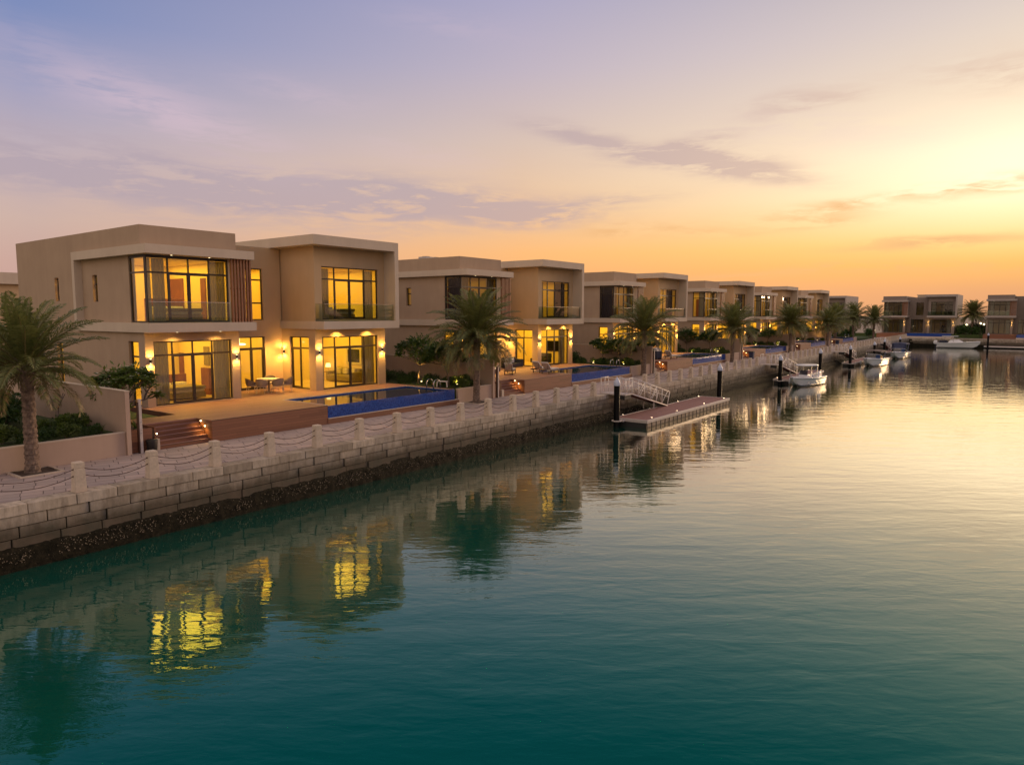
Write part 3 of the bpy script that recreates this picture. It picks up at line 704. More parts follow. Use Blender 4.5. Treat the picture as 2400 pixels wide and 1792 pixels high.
    curtain(root, 'x', -32.05, 15.36, 16.15, 0.95, 4.05, cu); curtain(root, 'x', -32.05, 18.4, 19.2, 0.95, 4.05, cu)
    if idx in (1, 2):
        curtain(root, 'y', 15.55, -33.3, -32.1, 4.75, 7.6, 'blackout')
        curtain(root, 'x', -32.1, 15.6, 16.4, 4.75, 7.6, cu)
    else:
        curtain(root, 'y', 15.52, -32.62, -32.05, 4.75, 7.6, cu); curtain(root, 'x', -32.05, 15.6, 16.15, 4.75, 7.6, cu)
    curtain(root, 'x', -32.05, 18.3, 19.15, 4.75, 7.6, cu)
    curtain(root, 'x', -31.75, 24.36, 24.75, 0.95, 4.05, cu); curtain(root, 'x', -31.75, 27.5, 28.4, 0.95, 4.05, cu)
    curtain(root, 'x', -31.85, 24.5, 25.3, 4.8, 7.6, cu); curtain(root, 'x', -31.85, 27.75 if idx == 0 else 26.9, 28.5, 4.8, 7.6, cu if idx == 0 else 'blackout')
    curtain(root, 'x', -34.75, 20.4, 20.8, 0.95, 4.05, cu)
    # ---- wall lamps and soffit downlights
    e = {2: 42.0, 1: 42.0, 0: 15.0}[lit]*POW
    for (x, y, nx, ny) in ((-31.65, 15.13, 1, 0), (-31.65, 19.35, 1, 0), (-31.3, 24.08, 1, 0), (-31.3, 28.66, 1, 0), (-34.08, 23.85, 0, -1)):
        if lit == 0 and y < 16: continue
        sconce(root, x, y, 2.98, nx, ny, e)
    mb = MB(); dl = [(-31.2, 16.2), (-31.2, 18.3), (-31.0, 25.3), (-31.0, 27.5), (-33.9, 21.6)] if idx < 4 else []
    for x, y in dl:
        zz = 4.262 if y < 20 else (4.252 if y > 24 else 4.26)
        if y == 21.6: continue
        mb.lathe((x, y, zz-0.008), [(0.04, 0), (0.04, 0.006)], 10)
        if lit: lamp(root, 'soffit_light', Vector((x, y, zz-0.03))-VO, 130.0*POW, size=140, rad=0.05)
    mb.lathe((-31.2, 16.1, 7.70), [(0.04, 0), (0.04, 0.006)], 10); mb.lathe((-31.2, 17.9, 7.70), [(0.04, 0), (0.04, 0.006)], 10)
    mb.build('downlight', 'bulb_soft', root, off=VO)
    if lit:
        # pendant in the recess dining room
        c = MB(); c.lathe((-35.6, 22.0, 3.35), [(0.05, 0.05), (0.28, 0.0), (0.34, 0.04), (0.28, 0.09), (0.05, 0.10)], 16); c.lathe((-35.6, 22.0, 3.45), [(0.006, 0), (0.006, 0.68)], 6)
        c.build('pendant_lamp', 'bulb_soft', root, off=VO)
    if idx < 4 and lit:
        lamp(root, 'recess_light', Vector((-33.2, 22.9, 3.9))-VO, 420*POW, size=155, rad=0.15)
    return root
POW = 1.0
VN = ['nearest and largest beige villa at the left with every room lit', 'second villa from the left, air conditioner on its roof, behind the second palm', 'third villa from the left with dark curtained corner window',
      'fourth villa from the left behind the white flowered trees', 'fifth villa from the left in the row along the quay', 'sixth and last villa of the quay row, narrow lit upper window']
for i, o in enumerate(OFF):
    make_villa(i, 'villa', VN[i], (VO.x, VO.y+o, VO.z), 0.0, 2 if i < 3 else 1)
FV = [(-50.0, 'unlit villa beyond the far corner, half hidden by the quay row'), (-28.2, 'middle unlit villa across the end of the canal, facing the camera'), (-8.6, 'dark villa cut by the right edge of the photo across the canal')]
FVX = []
for k, (x, lab) in enumerate(FV):
    # local (x,y) -> world (y, -x): facade looks back down the canal
    make_villa(6+k, 'villa', lab, (x+0.17, 177.6, VO.z), -pi/2, 0)
    FVX.append(x)
# roof plant and stair towers on the far villas
for x, lab in ((-20.9, 'small flat roofed stair tower on the middle far villa'), (-1.1, 'stair tower on the roof of the villa at the right edge')):
    r = empty('stair_tower', (x, 183.0, 8.5)); tag(r, lab, 'roof tower')
    mb = MB(); mb.box(-0.9, 1.0, -1.2, 1.6, 0, 0.75); mb.build('wall', 'stucco_trim', r)
    mb = MB(); mb.box(-1.05, 1.15, -1.35, 1.75, 0.75, 0.87); mb.build('roof', 'stucco_trim', r)
# ---------------------------------------------------------------- garden walls, decks, pools, steps
VW = ['nearest villa', 'second villa', 'third villa', 'fourth villa', 'fifth villa', 'sixth villa']
def garden_wall(y, i):
    r = empty('garden_wall', (-26.0, y, 0)); tag(r, 'tall rendered garden wall running back beside the steps of the %s' % VW[i], 'wall')
    mb = MB(); mb.box(-12.6, 0.0, 0, 0.15, -0.1, 2.31); mb.build('wall', 'stucco_garden', r)
    mb = MB(); mb.box(-12.6, 0.012, -0.012, 0.162, 2.31, 2.345); mb.build('coping', 'stucco_trim', r)
def low_wall(y0, y1, lab, x=-26.1):
    r = empty('low_planter_wall', (x, y0, 0)); tag(r, lab, 'wall')
    mb = MB(); mb.box(-0.17, 0, 0, y1-y0, -0.1, 0.815); mb.build('wall', 'stucco_garden', r)
    mb = MB(); mb.box(-0.185, 0.012, 0, y1-y0, 0.815, 0.85); mb.build('coping', 'stucco_trim', r)
def deck(o, i):
    r = empty('pool_deck', (-26, o+14.75, 0)); tag(r, 'raised timber pool deck in front of the %s' % VW[i], 'deck')
    O_ = (-26, 14.75, 0)
    mb = MB(); z0, z1 = 0.845, 0.88
    mb.box(-34.3, -26.0, 14.72, 20.42, z0, z1); mb.box(-34.3, -29.42, 20.42, 29.30, z0, z1); mb.box(-29.42, -26.1, 28.86, 29.30, z0, z1)
    mb.box(-28.75, -27.13, 12.62, 14.72, z0, z1)
    mb.build('decking', 'deck_planks', r, off=O_)
    mb = MB(); mb.box(-34.2, -26.02, 14.74, 20.42, -0.1, z0); mb.box(-34.2, -29.46, 20.42, 29.28, -0.1, z0); mb.box(-28.73, -27.15, 12.66, 14.74, -0.1, z0)
    mb.box(-26.14, -26.0, 20.42, 29.62, -0.1, 0.245)
    mb.build('fascia', 'fascia_planks', r, off=O_)
    mb = MB(); mb.box(-26.20, -25.985, 20.45, 29.64, 0.245, 0.275); mb.build('gutter_kerb', 'stucco_trim', r, off=O_)
    # steps
    mb = MB(); xs = [-26.15, -26.36, -26.57, -26.78, -26.97, -27.15]
    for k in range(5):
        z = 0.147*(k+1); mb.box(-27.15, xs[k], 12.72, 14.71, z-0.147 if k else 0.0, z-0.022)
    mb.build('riser', 'fascia_planks', r, off=O_)
    mb = MB()
    for k in range(6):
        z = 0.147*(k+1)
        if k < 5: mb.box(xs[k+1]-0.02, xs[k]+0.015, 12.72, 14.71, z-0.020, z)
    mb.box(-27.16, -27.12, 12.72, 14.71, 0.84, 0.885)
    mb.build('tread', 'dock_boards', r, off=O_)
    mb = MB(); mb.box(-26.32, -26.12, 12.50, 12.71, -0.05, 0.42); mb.build('pedestal', 'bollard_stone', r, off=O_, bevel=0.01)
    mb = MB()
    for x, y, z in ((-26.45, 14.70, 0.62), (-26.75, 14.70, 0.80), (-26.40, 12.735, 0.58)): mb.lathe((x, y-0.02 if y > 14 else y, z), [(0.02, -0.02), (0.03, 0), (0.02, 0.02)], 8)
    mb.build('step_light', 'bulb', r, off=O_)
    if i < 4:
        for x, y, z in ((-26.42, 14.60, 0.60), (-26.72, 14.60, 0.80)):
            lamp(r, 'step_glow', (x+26, y-14.75-0.02, z), 7*POW, size=160, rad=0.02)
    # planter beside the steps
    p_ = empty('timber_planter', (-26.22, o+11.74, 0)); tag(p_, 'dark timber planter box between the wall and the steps of the %s' % VW[i], 'planter')
    mb = MB(); mb.box(-2.5, 0, 0, 0.05, -0.05, 0.86); mb.box(-2.5, -2.45, 0.05, 0.9, -0.05, 0.86); mb.box(-0.05, 0, 0.05, 0.74, -0.05, 0.86); mb.box(-2.45, -0.05, 0.85, 0.90, -0.05, 0.86)
    mb.build('boards', 'fascia_planks', p_)
    mb = MB(); mb.box(-2.44, -0.06, 0.06, 0.84, 0.5, 0.78); mb.build('soil', 'soil', p_)
    # pool
    p_ = empty('swimming_pool', (-26.06, o+20.45, 0)); tag(p_, 'blue tiled infinity pool on the deck of the %s' % VW[i], 'pool')
    O2 = (-26.06, 20.45, 0)
    mb = MB(); mb.box(-26.16, -26.06, 20.47, 28.84, 0.276, 0.845)
    mb.box(-29.40, -29.30, 20.47, 28.84, 0.6, 0.872); mb.box(-29.30, -26.16, 28.74, 28.84, 0.6, 0.872); mb.box(-26.155, -26.065, 28.84, 29.30, 0.276, 0.872)
    mb.box(-29.30, -26.16, 20.47, 20.50, 0.6, 0.872)
    mb.build('basin', 'pool_tile', p_, off=O2)
    mb = MB(); mb.box(-29.30, -26.16, 20.50, 28.74, 0.5, 0.815); mb.build('pool_water', 'pool_water', p_, off=O2)
    mb = MB(); mb.box(-29.47, -29.40, 20.38, 28.90, 0.872, 0.892); mb.box(-29.40, -26.05, 20.38, 20.47, 0.872, 0.892); mb.box(-29.40, -26.16, 28.84, 28.90, 0.872, 0.89)
    mb.build('coping', 'stucco_trim', p_, off=O2)
    # ladder rails
    l_ = empty('pool_ladder', (-27.3, o+28.75, 0.88)); tag(l_, 'curved steel grab rails at the end of the pool of the %s' % VW[i], 'pool ladder')
    for dx in (0, 0.55):
        mb = MB(); pts = [(dx, -0.42, -0.1)] + [(dx, -0.16-0.26*cos(a), 0.30+0.24*sin(a)) for a in [pi*k/10 for k in range(11)]] + [(dx, 0.10, 0.0)]
        mb.tube(pts, 0.022, 8); mb.build('rail', 'steel', l_, smooth=True)
    # shower column by the steps
    s_ = empty('shower_post', (-26.03, o+11.96, 0)); tag(s_, 'slim steel shower post on a dark timber back beside the steps of the %s' % VW[i], 'shower')
    mb = MB(); mb.box(-0.06, 0.05, -0.03, 0.07, 0, 2.0); mb.build('post', 'galvanised', s_, bevel=0.004)
    mb = MB(); mb.box(-0.07, 0.05, -0.075, -0.032, 0, 1.9); mb.build('back_board', 'dark_wood', s_)
    mb = MB()
    for z in (0.75, 0.85, 1.15): mb.lathe((0.055, 0.02, z), [(0.0, -0.02), (0.022, 0), (0.0, 0.02)], 8)
    mb.build('tap', 'steel', s_)
for i, o in enumerate(OFF):
    garden_wall(o+11.48, i)
    deck(o, i)
    e = (OFF[i+1]-21.25 if i+1 < len(OFF) else o)
    low_wall(o+29.66, (OFF[i+1]+11.47) if i+1 < len(OFF) else o+32.4, 'low rendered planter wall after the pool of the %s' % VW[i])
low_wall(-8, 11.47, 'low rendered planter wall behind the first palm')
# far decks with pool walls
for k, (x, lab) in enumerate(((-28.2, 'middle far villa'), (-8.6, 'villa at the right edge'), (-50, 'far left villa'))):
    r = empty('pool_deck', (x, 172.3, 0)); tag(r, 'brown timber deck in front of the %s across the water' % lab, 'deck')
    mb = MB(); mb.box(0, 5.5, 0, 8.0, -0.1, 0.86); mb.build('fascia', 'fascia_planks', r)
    r = empty('swimming_pool', (x+5.6, 172.0, 0)); tag(r, 'long blue pool wall above the quay of the %s' % lab, 'pool')
    mb = MB(); mb.box(0, 8.4, 0, 0.1, 0.28, 0.84); mb.box(0, 8.4, 3.2, 3.3, 0.28, 0.86); mb.box(0, 0.1, 0.1, 3.2, 0.28, 0.84); mb.box(8.3, 8.4, 0.1, 3.2, 0.28, 0.84); mb.build('basin', 'pool_tile', r)
    mb = MB(); mb.box(0.1, 8.3, 0.1, 3.2, 0.3, 0.8); mb.build('pool_water', 'pool_water', r)
    mb = MB(); mb.box(-0.05, 8.6, -0.35, 5.6, -0.1, 0.27); mb.build('plinth', 'stucco_trim', r)

# neighbour behind at the far left
r = empty('villa', (-84, 24.5, 0.7)); tag(r, 'corner of a pale roof and brown wall behind the first palm at the left edge', 'house')
mb = MB(); mb.box(-12, 0, -6, 6, 0, 7.4); mb.build('wall', 'stucco_tan', r)
mb = MB(); mb.box(-12.3, 0.6, -6.5, 6.4, 7.4, 8.55); mb.build('roof', 'stucco_trim', r)
# air conditioner on villa two
r = empty('air_conditioner', (-37.5, 38.6, 9.0)); tag(r, 'twin grey air conditioner on the roof of the second villa', 'air conditioner')
mb = MB()
for dy in (0, 1.0): mb.box(-0.4, 0.4, dy, dy+0.85, 0.05, 0.40)
mb.build('casing', 'aircon', r, bevel=0.02)
mb = MB()
for dy in (0.42, 1.42): mb.lathe((0, dy, 0.40), [(0.30, 0), (0.30, 0.03), (0.24, 0.04)], 16)
for dy in (0.1, 1.7): mb.box(-0.35, 0.35, dy, dy+0.06, -0.45, 0.05)
mb.build('fan_guard', 'rubber', r)

# ---------------------------------------------------------------- planting
def palm(seed, H=3.75, nfr=58, FL=3.1, nl=40, lw=0.030, droop=1.0, rtr=0.19):
    rg = random.Random(seed)
    r = empty('date_palm', (0, 0, 0))
    # trunk with diamond leaf scars
    mb = MB(); n = 28; rows = int(H/0.045); rings = []
    for k in range(rows+1):
        z = H*k/rows; tt = z/H
        rad = rtr*(1.0 - 0.10*tt) + 0.06*math.exp(-z*5.0) + (0.05*math.exp(-((tt-0.97)/0.10)**2))
        ring = []
        for j in range(n):
            a = 2*pi*j/n
            ph = z/0.17; u = (a/(2*pi)*9 + (math.floor(ph) % 2)*0.5) % 1.0; fz = ph % 1.0
            bmp = 0.046*(1-abs(u-0.5)*1.5)*(1.0-fz*0.95) - 0.018
            rr = rad + bmp + rg.uniform(-0.004, 0.004)
            ring.append((rr*cos(a)+0.03*sin(tt*2.5), rr*sin(a), z-0.05))
        rings.append(ring)
    mb.loft(rings); mb.build('trunk', 'palm_bark', r, smooth=False)
    # boot stubs
    mb = MB()
    for k in range(46):
        a = k*2.39996; z = H-0.55+0.6*k/46
        d = Vector((cos(a), sin(a), 0)); p0 = d*0.13+Vector((0, 0, z)); p1 = d*(0.27+rg.random()*0.07)+Vector((0, 0, z+0.16+rg.random()*0.08))
        mb.tube([p0, p1], [0.05, 0.02], 5)
    mb.build('leaf_boot', 'bark', r)
    mb = MB(); mb.cur = 0
    for k in range(nfr):
        a = k*2.39996 + rg.uniform(-0.25, 0.25); q = (k+0.5)/nfr              # 0 youngest (upright) .. 1 oldest (hanging)
        e0 = R(88 - 96*q**1.05 + rg.uniform(-9, 9)); L = FL*(0.78+0.30*math.sin(pi*min(1, q*0.75+0.18)))*rg.uniform(0.88, 1.08)
        bend = (0.62 + 0.95*q)*droop*rg.uniform(0.8, 1.2)
        seg = 14; p = Vector((cos(a)*0.08, sin(a)*0.08, H-0.02-0.32*q)); pts = [p.copy()]; dirs = []
        side = Vector((-sin(a), cos(a), 0)); sway = rg.uniform(-0.35, 0.35)
        for s_ in range(seg):
            tt = (s_+0.5)/seg; e = e0 - bend*tt**1.5; aa_ = a + sway*tt
            d = Vector((cos(aa_)*cos(e), sin(aa_)*cos(e), sin(e))); dirs.append(d); p = p + d*(L/seg); pts.append(p.copy())
        dirs.append(dirs[-1])
        mb.cur = 1; mb.tube(pts[::2] if len(pts) % 2 else pts, [0.026*(1-0.85*j/7.0) for j in range(8)] if len(pts[::2]) == 8 else 0.015, 4, False)
        dry = q > 0.88
        twist = rg.uniform(-0.5, 0.5)
        for j in range(nl):
            tt = 0.10 + 0.90*(j+0.5)/nl; f_ = tt*seg; i0 = min(int(f_), seg-1); pp = pts[i0].lerp(pts[i0+1], f_-i0); d = dirs[i0]
            sd_ = d.cross(Vector((0, 0, 1)));
            if sd_.length < 0.05: sd_ = side
            sd_.normalize(); upv = sd_.cross(d).normalized()
            sd2 = sd_*cos(twist*tt)+upv*sin(twist*tt); up2 = upv*cos(twist*tt)-sd_*sin(twist*tt)
            ll = FL*0.20*(math.sin(pi*min(1.0, tt*0.86+0.14))**0.6)*rg.uniform(0.8, 1.15)
            for sgn in (-1, 1):
                v = (sd2*sgn*0.80 + d*0.62 + up2*rg.uniform(0.10, 0.42)).normalized()
                tip = pp + v*ll + Vector((0, 0, -0.16*ll*(1+q)))
                mid = pp + v*ll*0.5 + Vector((0, 0, 0.01))
                wv = d*lw*0.5
                mb.cur = 2 if (dry and rg.random() < 0.75) else 0
                mb.quad(pp-wv*0.7, mid-wv, tip, mid+wv)
    mb.build('crown', ['palm_leaf', 'stalk', 'palm_dry'], r)
    mb = MB()                                   # hanging fruit stalks
    for k in range(7):
        a = k*0.9+seed; p0 = Vector((cos(a)*0.12, sin(a)*0.12, H-0.1)); d = Vector((cos(a), sin(a), 0))
        mb.tube([p0, p0+d*0.35+Vector((0, 0, 0.2)), p0+d*0.6+Vector((0, 0, -0.15)), p0+d*0.66+Vector((0, 0, -0.6))], 0.014, 4)
        for m_ in range(14):
            q0 = p0+d*0.62+Vector((rg.uniform(-.04, .04), rg.uniform(-.04, .04), -0.2)); mb.tube([q0, q0+Vector((rg.uniform(-.16, .16), rg.uniform(-.16, .16), -rg.uniform(.3, .6)))], 0.006, 3, False)
    mb.build('fruit_stalk', 'stalk', r)
    return r
PG = 'date palms along the promenade'
P1 = palm(3, 3.50, 60, 2.5, 46, 0.056, 0.92, 0.195)
P1.location = (-25.62, 8.35, 0); tag(P1, 'date palm at the left edge in a square tree pit', 'palm tree', PG)
P2 = palm(11, 3.85, 98, 3.0, 46, 0.058, 1.15, 0.20)
P2.location = (-25.5, 30.55, 0); tag(P2, 'full crowned date palm in front of the second villa', 'palm tree', PG)
P3 = palm(23, 3.75, 72, 3.15, 34, 0.075, 1.0, 0.21)
P3.location = (-26.0+0.25, 52.4, 0); tag(P3, 'wide date palm in front of the third villa', 'palm tree', PG)
PL = [((-25.6, 73.0), 1.3, 0.97, P3, 'slender date palm before the fourth villa, its pots by the steps'), ((-25.7, 95.2), 2.6, 1.0, P2, 'date palm standing in front of the fifth villa'),
      ((-26.0, 117.0), 4.0, 0.93, P3, 'thick trunked date palm by the sixth villa'), ((-28.0, 131.5), 0.6, 1.08, P3, 'date palm just right of the sixth villa'),
      ((-28.0, 146.5), 3.3, 1.12, P3, 'leaning fronded date palm before the far corner, left of the last one'), ((-24.9, 149.0), 5.1, 1.05, P3, 'last date palm of the promenade near the far corner'),
      ((-10.9, 179.0), 2.2, 1.15, P2, 'date palm between the two villas across the canal'), ((-31.6, 8.6), 1.9, 0.80, P1, 'dark palm behind the hedge at the left edge')]
for (x, y), rz, sc, src, lab in PL:
    copy_thing(src, (x, y, 0.6 if y > 170 or x == -31.6 else 0), rz, sc, lab, PG)
# tree pits
def pit(x, y, lab):
    r = empty('tree_pit', (x, y, 0)); tag(r, lab, 'tree pit')
    mb = MB(); s = 0.62
    for a in ((-s, s, -s, -s+0.07), (-s, s, s-0.07, s), (-s, -s+0.07, -s+0.07, s-0.07), (s-0.07, s, -s+0.07, s-0.07)): mb.box(a[0], a[1], a[2], a[3], 0.003, 0.05)
    mb.build('kerb', 'bollard_stone', r)
    mb = MB(); n = 14
    for i in range(n):
        for j in range(n):
            def h(a, b2): return 0.025+0.03*mn.noise(Vector((a*4+x, b2*4+y, 0)))
            xs = [-s+0.07+(2*s-0.14)*q/n for q in (i, i+1)]; ys_ = [-s+0.07+(2*s-0.14)*q/n for q in (j, j+1)]
            mb.quad((xs[0], ys_[0], h(xs[0], ys_[0])), (xs[1], ys_[0], h(xs[1], ys_[0])), (xs[1], ys_[1], h(xs[1], ys_[1])), (xs[0], ys_[1], h(xs[0], ys_[1])))
    mb.build('soil', 'soil', r)
pit(-25.55, 8.4, 'square earth pit around the foot of the nearest palm'); pit(-25.45, 30.6, 'square earth pit around the foot of the palm by the second villa'); pit(-25.75, 52.4, 'earth pit of the third palm')

def leaf_quads(mb, c, rad, n, size, rg, asp=0.45, shell=0.55, up=0.3):
    for _ in range(n):
        v = Vector((rg.gauss(0, 1), rg.gauss(0, 1), rg.gauss(0, 1))).normalized(); rr = shell+(1-shell)*rg.random()
        p = Vector(c)+Vector((v.x*rad[0], v.y*rad[1], v.z*rad[2]))*rr
        a = (v*0.7+Vector((rg.uniform(-1, 1), rg.uniform(-1, 1), rg.uniform(-1, 1)+up))).normalized(); b2 = a.cross(Vector((rg.uniform(-1, 1), rg.uniform(-1, 1), rg.uniform(-1, 1)))).normalized()
        s = size*rg.uniform(0.6, 1.3)
        mb.quad(p-a*s*0.1, p+a*s*0.5-b2*s*asp*0.5, p+a*s, p+a*s*0.5+b2*s*asp*0.5)
def shrub(seed, kind):
    rg = random.Random(seed); r = empty('shrub', (0, 0, 0)); mb = MB()
    nb_ = {'round': 9, 'low': 11, 'loose': 7}[kind]
    for k in range(nb_):
        a = rg.random()*6.28; d = rg.random()**0.5*(0.32 if kind == 'round' else 0.55)
        c = (cos(a)*d, sin(a)*d, {'round': 0.45, 'low': 0.22, 'loose': 0.5}[kind]+rg.uniform(-0.12, 0.22)); s = rg.uniform(0.22, 0.36)
        leaf_quads(mb, c, (s, s, s*0.85), 150, 0.10 if kind != 'loose' else 0.16, rg, 0.5)
    mb.build('foliage', {'round': 'leaf_dark', 'low': 'leaf_dark', 'loose': 'leaf_mid'}[kind], r)
    mb = MB()
    for k in range(5):
        a = k*1.3; mb.tube([(0, 0, -0.05), (cos(a)*0.12, sin(a)*0.12, 0.2), (cos(a)*0.3, sin(a)*0.3, 0.45)], [0.02, 0.015, 0.008], 4)
    mb.build('stem', 'bark', r); return r
def frangipani(seed, H, Rw, flowers=70, trunk=1.2, lean=0.1, dens=1.0, big=True):
    rg = random.Random(seed); r = empty('frangipani_tree', (0, 0, 0)); tr = MB(); fo = MB(); fl = MB()
    top = Vector((lean, lean*0.5, trunk))
    tr.tube([(0, 0, -0.1), (lean*0.3, 0, trunk*0.5), top], [0.075, 0.055, 0.05], 8)
    tips = []
    def grow(p, d, L, rad, lev):
        q = p+d*L; tr.tube([p, p+d*L*0.5+Vector((0, 0, 0.03)), q], [rad, rad*0.85, rad*0.7], 6)
        if lev == 0: tips.append((q, d)); return
        for k in range(3):
            a = rg.random()*6.28; nd = (d*0.9+Vector((cos(a), sin(a), 0.25))*0.75).normalized(); grow(q, nd, L*0.72, rad*0.68, lev-1)
    for k in range(8):
        a = k*0.8+rg.uniform(-.2, .2); d = Vector((cos(a), sin(a), rg.uniform(0.05, 1.5))).normalized(); grow(top, d, (H-trunk)*0.42, 0.04, 2)
    cz = trunk+(H-trunk)*0.55
    for q, d in tips:
        o_ = Vector((q.x-lean, q.y-lean*0.5, q.z-cz)); sc = min(1.0, Rw/max(0.01, math.hypot(o_.x, o_.y)))
        q = Vector((lean+o_.x*sc, lean*0.5+o_.y*sc, q.z))
        for k in range(int(26*dens)):
            a = k*2.4+rg.random(); e = rg.uniform(-0.35, 0.8); v = Vector((cos(a)*cos(e), sin(a)*cos(e), sin(e)))
            L = rg.uniform(0.18, 0.34); w = Vector((-sin(a), cos(a), rg.uniform(-.4, .4)))*L*0.20; st = q+v*0.03+Vector((rg.uniform(-.06, .06), rg.uniform(-.06, .06), rg.uniform(-.06, .06)))
            fo.quad(st, st+v*L*0.55-w, st+v*L+Vector((0, 0, -L*0.22)), st+v*L*0.55+w)
    leaf_quads(fo, (lean, lean*0.5, cz+0.05), (Rw*0.80, Rw*0.80, (H-trunk)*0.42), 900 if big else 260, 0.20, rg, 0.4, 0.35)
    for k in range(int(flowers)):
        q, d = rg.choice(tips); c = q+Vector((rg.uniform(-.12, .12), rg.uniform(-.12, .12), rg.uniform(0.05, .22)))
        o_ = Vector((c.x-lean, c.y-lean*0.5, 0)); sc = min(1.0, Rw/max(0.01, o_.length)); c = Vector((lean+o_.x*sc, lean*0.5+o_.y*sc, c.z))
        for j in range(5):
            a = j*1.2566; v = Vector((cos(a), sin(a), 0.3)); w = Vector((-sin(a), cos(a), 0))*0.02
            fl.quad(c, c+v*0.035-w, c+v*0.06, c+v*0.035+w)
    tr.build('trunk', 'bark', r, smooth=True); fo.build('crown', 'leaf_dark' if big else 'leaf_mid', r)
    if flowers: fl.build('flower', 'petal', r)
    return r
def spiky(seed, n=26, L=0.6):
    rg = random.Random(seed); r = empty('spiky_plant', (0, 0, 0)); mb = MB()
    for k in range(n):
        a = k*2.4; e = R(rg.uniform(10, 80)); p = Vector((0, 0, 0.02)); w = Vector((-sin(a), cos(a), 0))*0.03; pr0 = p
        l_ = L*rg.uniform(0.7, 1.1)
        for s_ in range(4):
            e2 = e-0.28*s_; q = pr0+Vector((cos(a)*cos(e2), sin(a)*cos(e2), sin(e2)))*l_/4; w2 = w*(1-(s_+1)/4.4)
            mb.quad(pr0-w, pr0+w, q+w2, q-w2); pr0 = q; w = w2
    mb.build('leaf', 'leaf_mid', r)
    mb = MB(); mb.lathe((0, 0, -0.05), [(0.03, 0), (0.05, 0.06), (0.02, 0.12)], 8); mb.build('stem', 'bark', r); return r
F1 = frangipani(2, 2.45, 1.25, 80, 0.85, 0.1, 0.8, False); F1.location = (-29.0, 12.75, 0.70); tag(F1, 'small white flowered frangipani behind the shower post of the nearest villa', 'tree', 'frangipani trees')
F2 = frangipani(7, 3.1, 1.55, 90, 1.15, 0.15); F2.location = (-31.0, 31.4, 0.74); tag(F2, 'taller dark frangipani with a straight trunk against the wall past the nearest pool', 'tree', 'frangipani trees')
F3 = frangipani(9, 2.75, 1.45, 80, 1.25, -0.25); F3.location = (-28.1, 31.1, 0.74); tag(F3, 'frangipani with a bowed pale trunk beside the second palm', 'tree', 'frangipani trees')
FT = [(F2, (-30.1, 53.1), 0.5, 0.80, 'upright frangipani by the second pool'), (F1, (-28.4, 53.2), 1.7, 1.0, 'thin young frangipani left of the third palm'), (F1, (-27.2, 55.6), 0.2, 1.0, 'small frangipani behind the third shower post'),
      (F2, (-31.6, 75.2), 2.0, 0.92, 'left one of the two spreading frangipanis at the third pool'), (F3, (-28.9, 75.4), 1.0, 1.0, 'right one of the two spreading frangipanis at the third pool'),
      (F2, (-31.5, 96.6), 3.0, 0.9, 'round topped frangipani at the end of the fourth pool'), (F3, (-29.2, 96.8), 2.2, 0.9, 'white flowered frangipani beside the fifth palm'),
      (F2, (-30.0, 118.0), 1.2, 0.9, 'small frangipani at the end of the fifth pool'), (F2, (-30.3, 137.0), 4.4, 0.9, 'dark spreading tree past the sixth villa'),
      (F1, (-28.2, 34.4), 0.8, 0.8, 'leafy small tree behind the shower post of the second villa')]
for src, (x, y), rz, sc, lab in FT: copy_thing(src, (x, y, 0.70), rz, sc, lab, 'frangipani trees')
# bare young tree
r = empty('bare_tree', (-29.7, 10.6, 0.76)); tag(r, 'leafless young tree with forked branches before the tall garden wall', 'tree')
mb = MB()
mb.tube([(0, 0, -0.05), (0, 0.02, 0.7)], [0.075, 0.06], 8)
for a, L in ((2.6, 0.95), (0.4, 0.8), (1.5, 0.7), (4.4, 0.8), (5.3, 0.65)):
    mb.tube([(0, 0.02, 0.68), (cos(a)*0.2*L, sin(a)*0.2*L, 0.95), (cos(a)*0.45*L, sin(a)*0.45*L, 0.75+0.75*L)], [0.045, 0.032, 0.018], 6)
mb.build('trunk', 'bark', r, smooth=True)
mb = MB(); rg = random.Random(4)
for k in range(60): 
    a = rg.random()*6.28; q = Vector((0.05, 0.05, 1.75)); mb.quad(q, q+Vector((cos(a)*0.1, sin(a)*0.1, -0.5)), q+Vector((cos(a)*0.12, sin(a)*0.12, -1.0)), q+Vector((cos(a+.2)*0.1, sin(a+.2)*0.1, -0.5)))
mb.build('dry_frond', 'palm_dry', r)
SR = shrub(1, 'round'); SLo = shrub(2, 'low'); SLs = shrub(3, 'loose'); SP = spiky(4)
protos = {'r': SR, 'l': SLo, 's': SLs, 'p': SP}; used = set()
def plant(k, x, y, z, sc, lab):
    src = protos[k]; g_ = {'r': 'clipped round shrubs', 'l': 'low dark shrubs', 's': 'loose leafy shrubs', 'p': 'spiky plants'}[k]
    if k not in used:
        used.add(k); src.location = (x, y, z); src.scale = (sc, sc, sc); tag(src, lab, 'shrub', g_); return src
    return copy_thing(src, (x, y, z), rnd.random()*6, sc*rnd.uniform(0.92, 1.08), lab, g_)
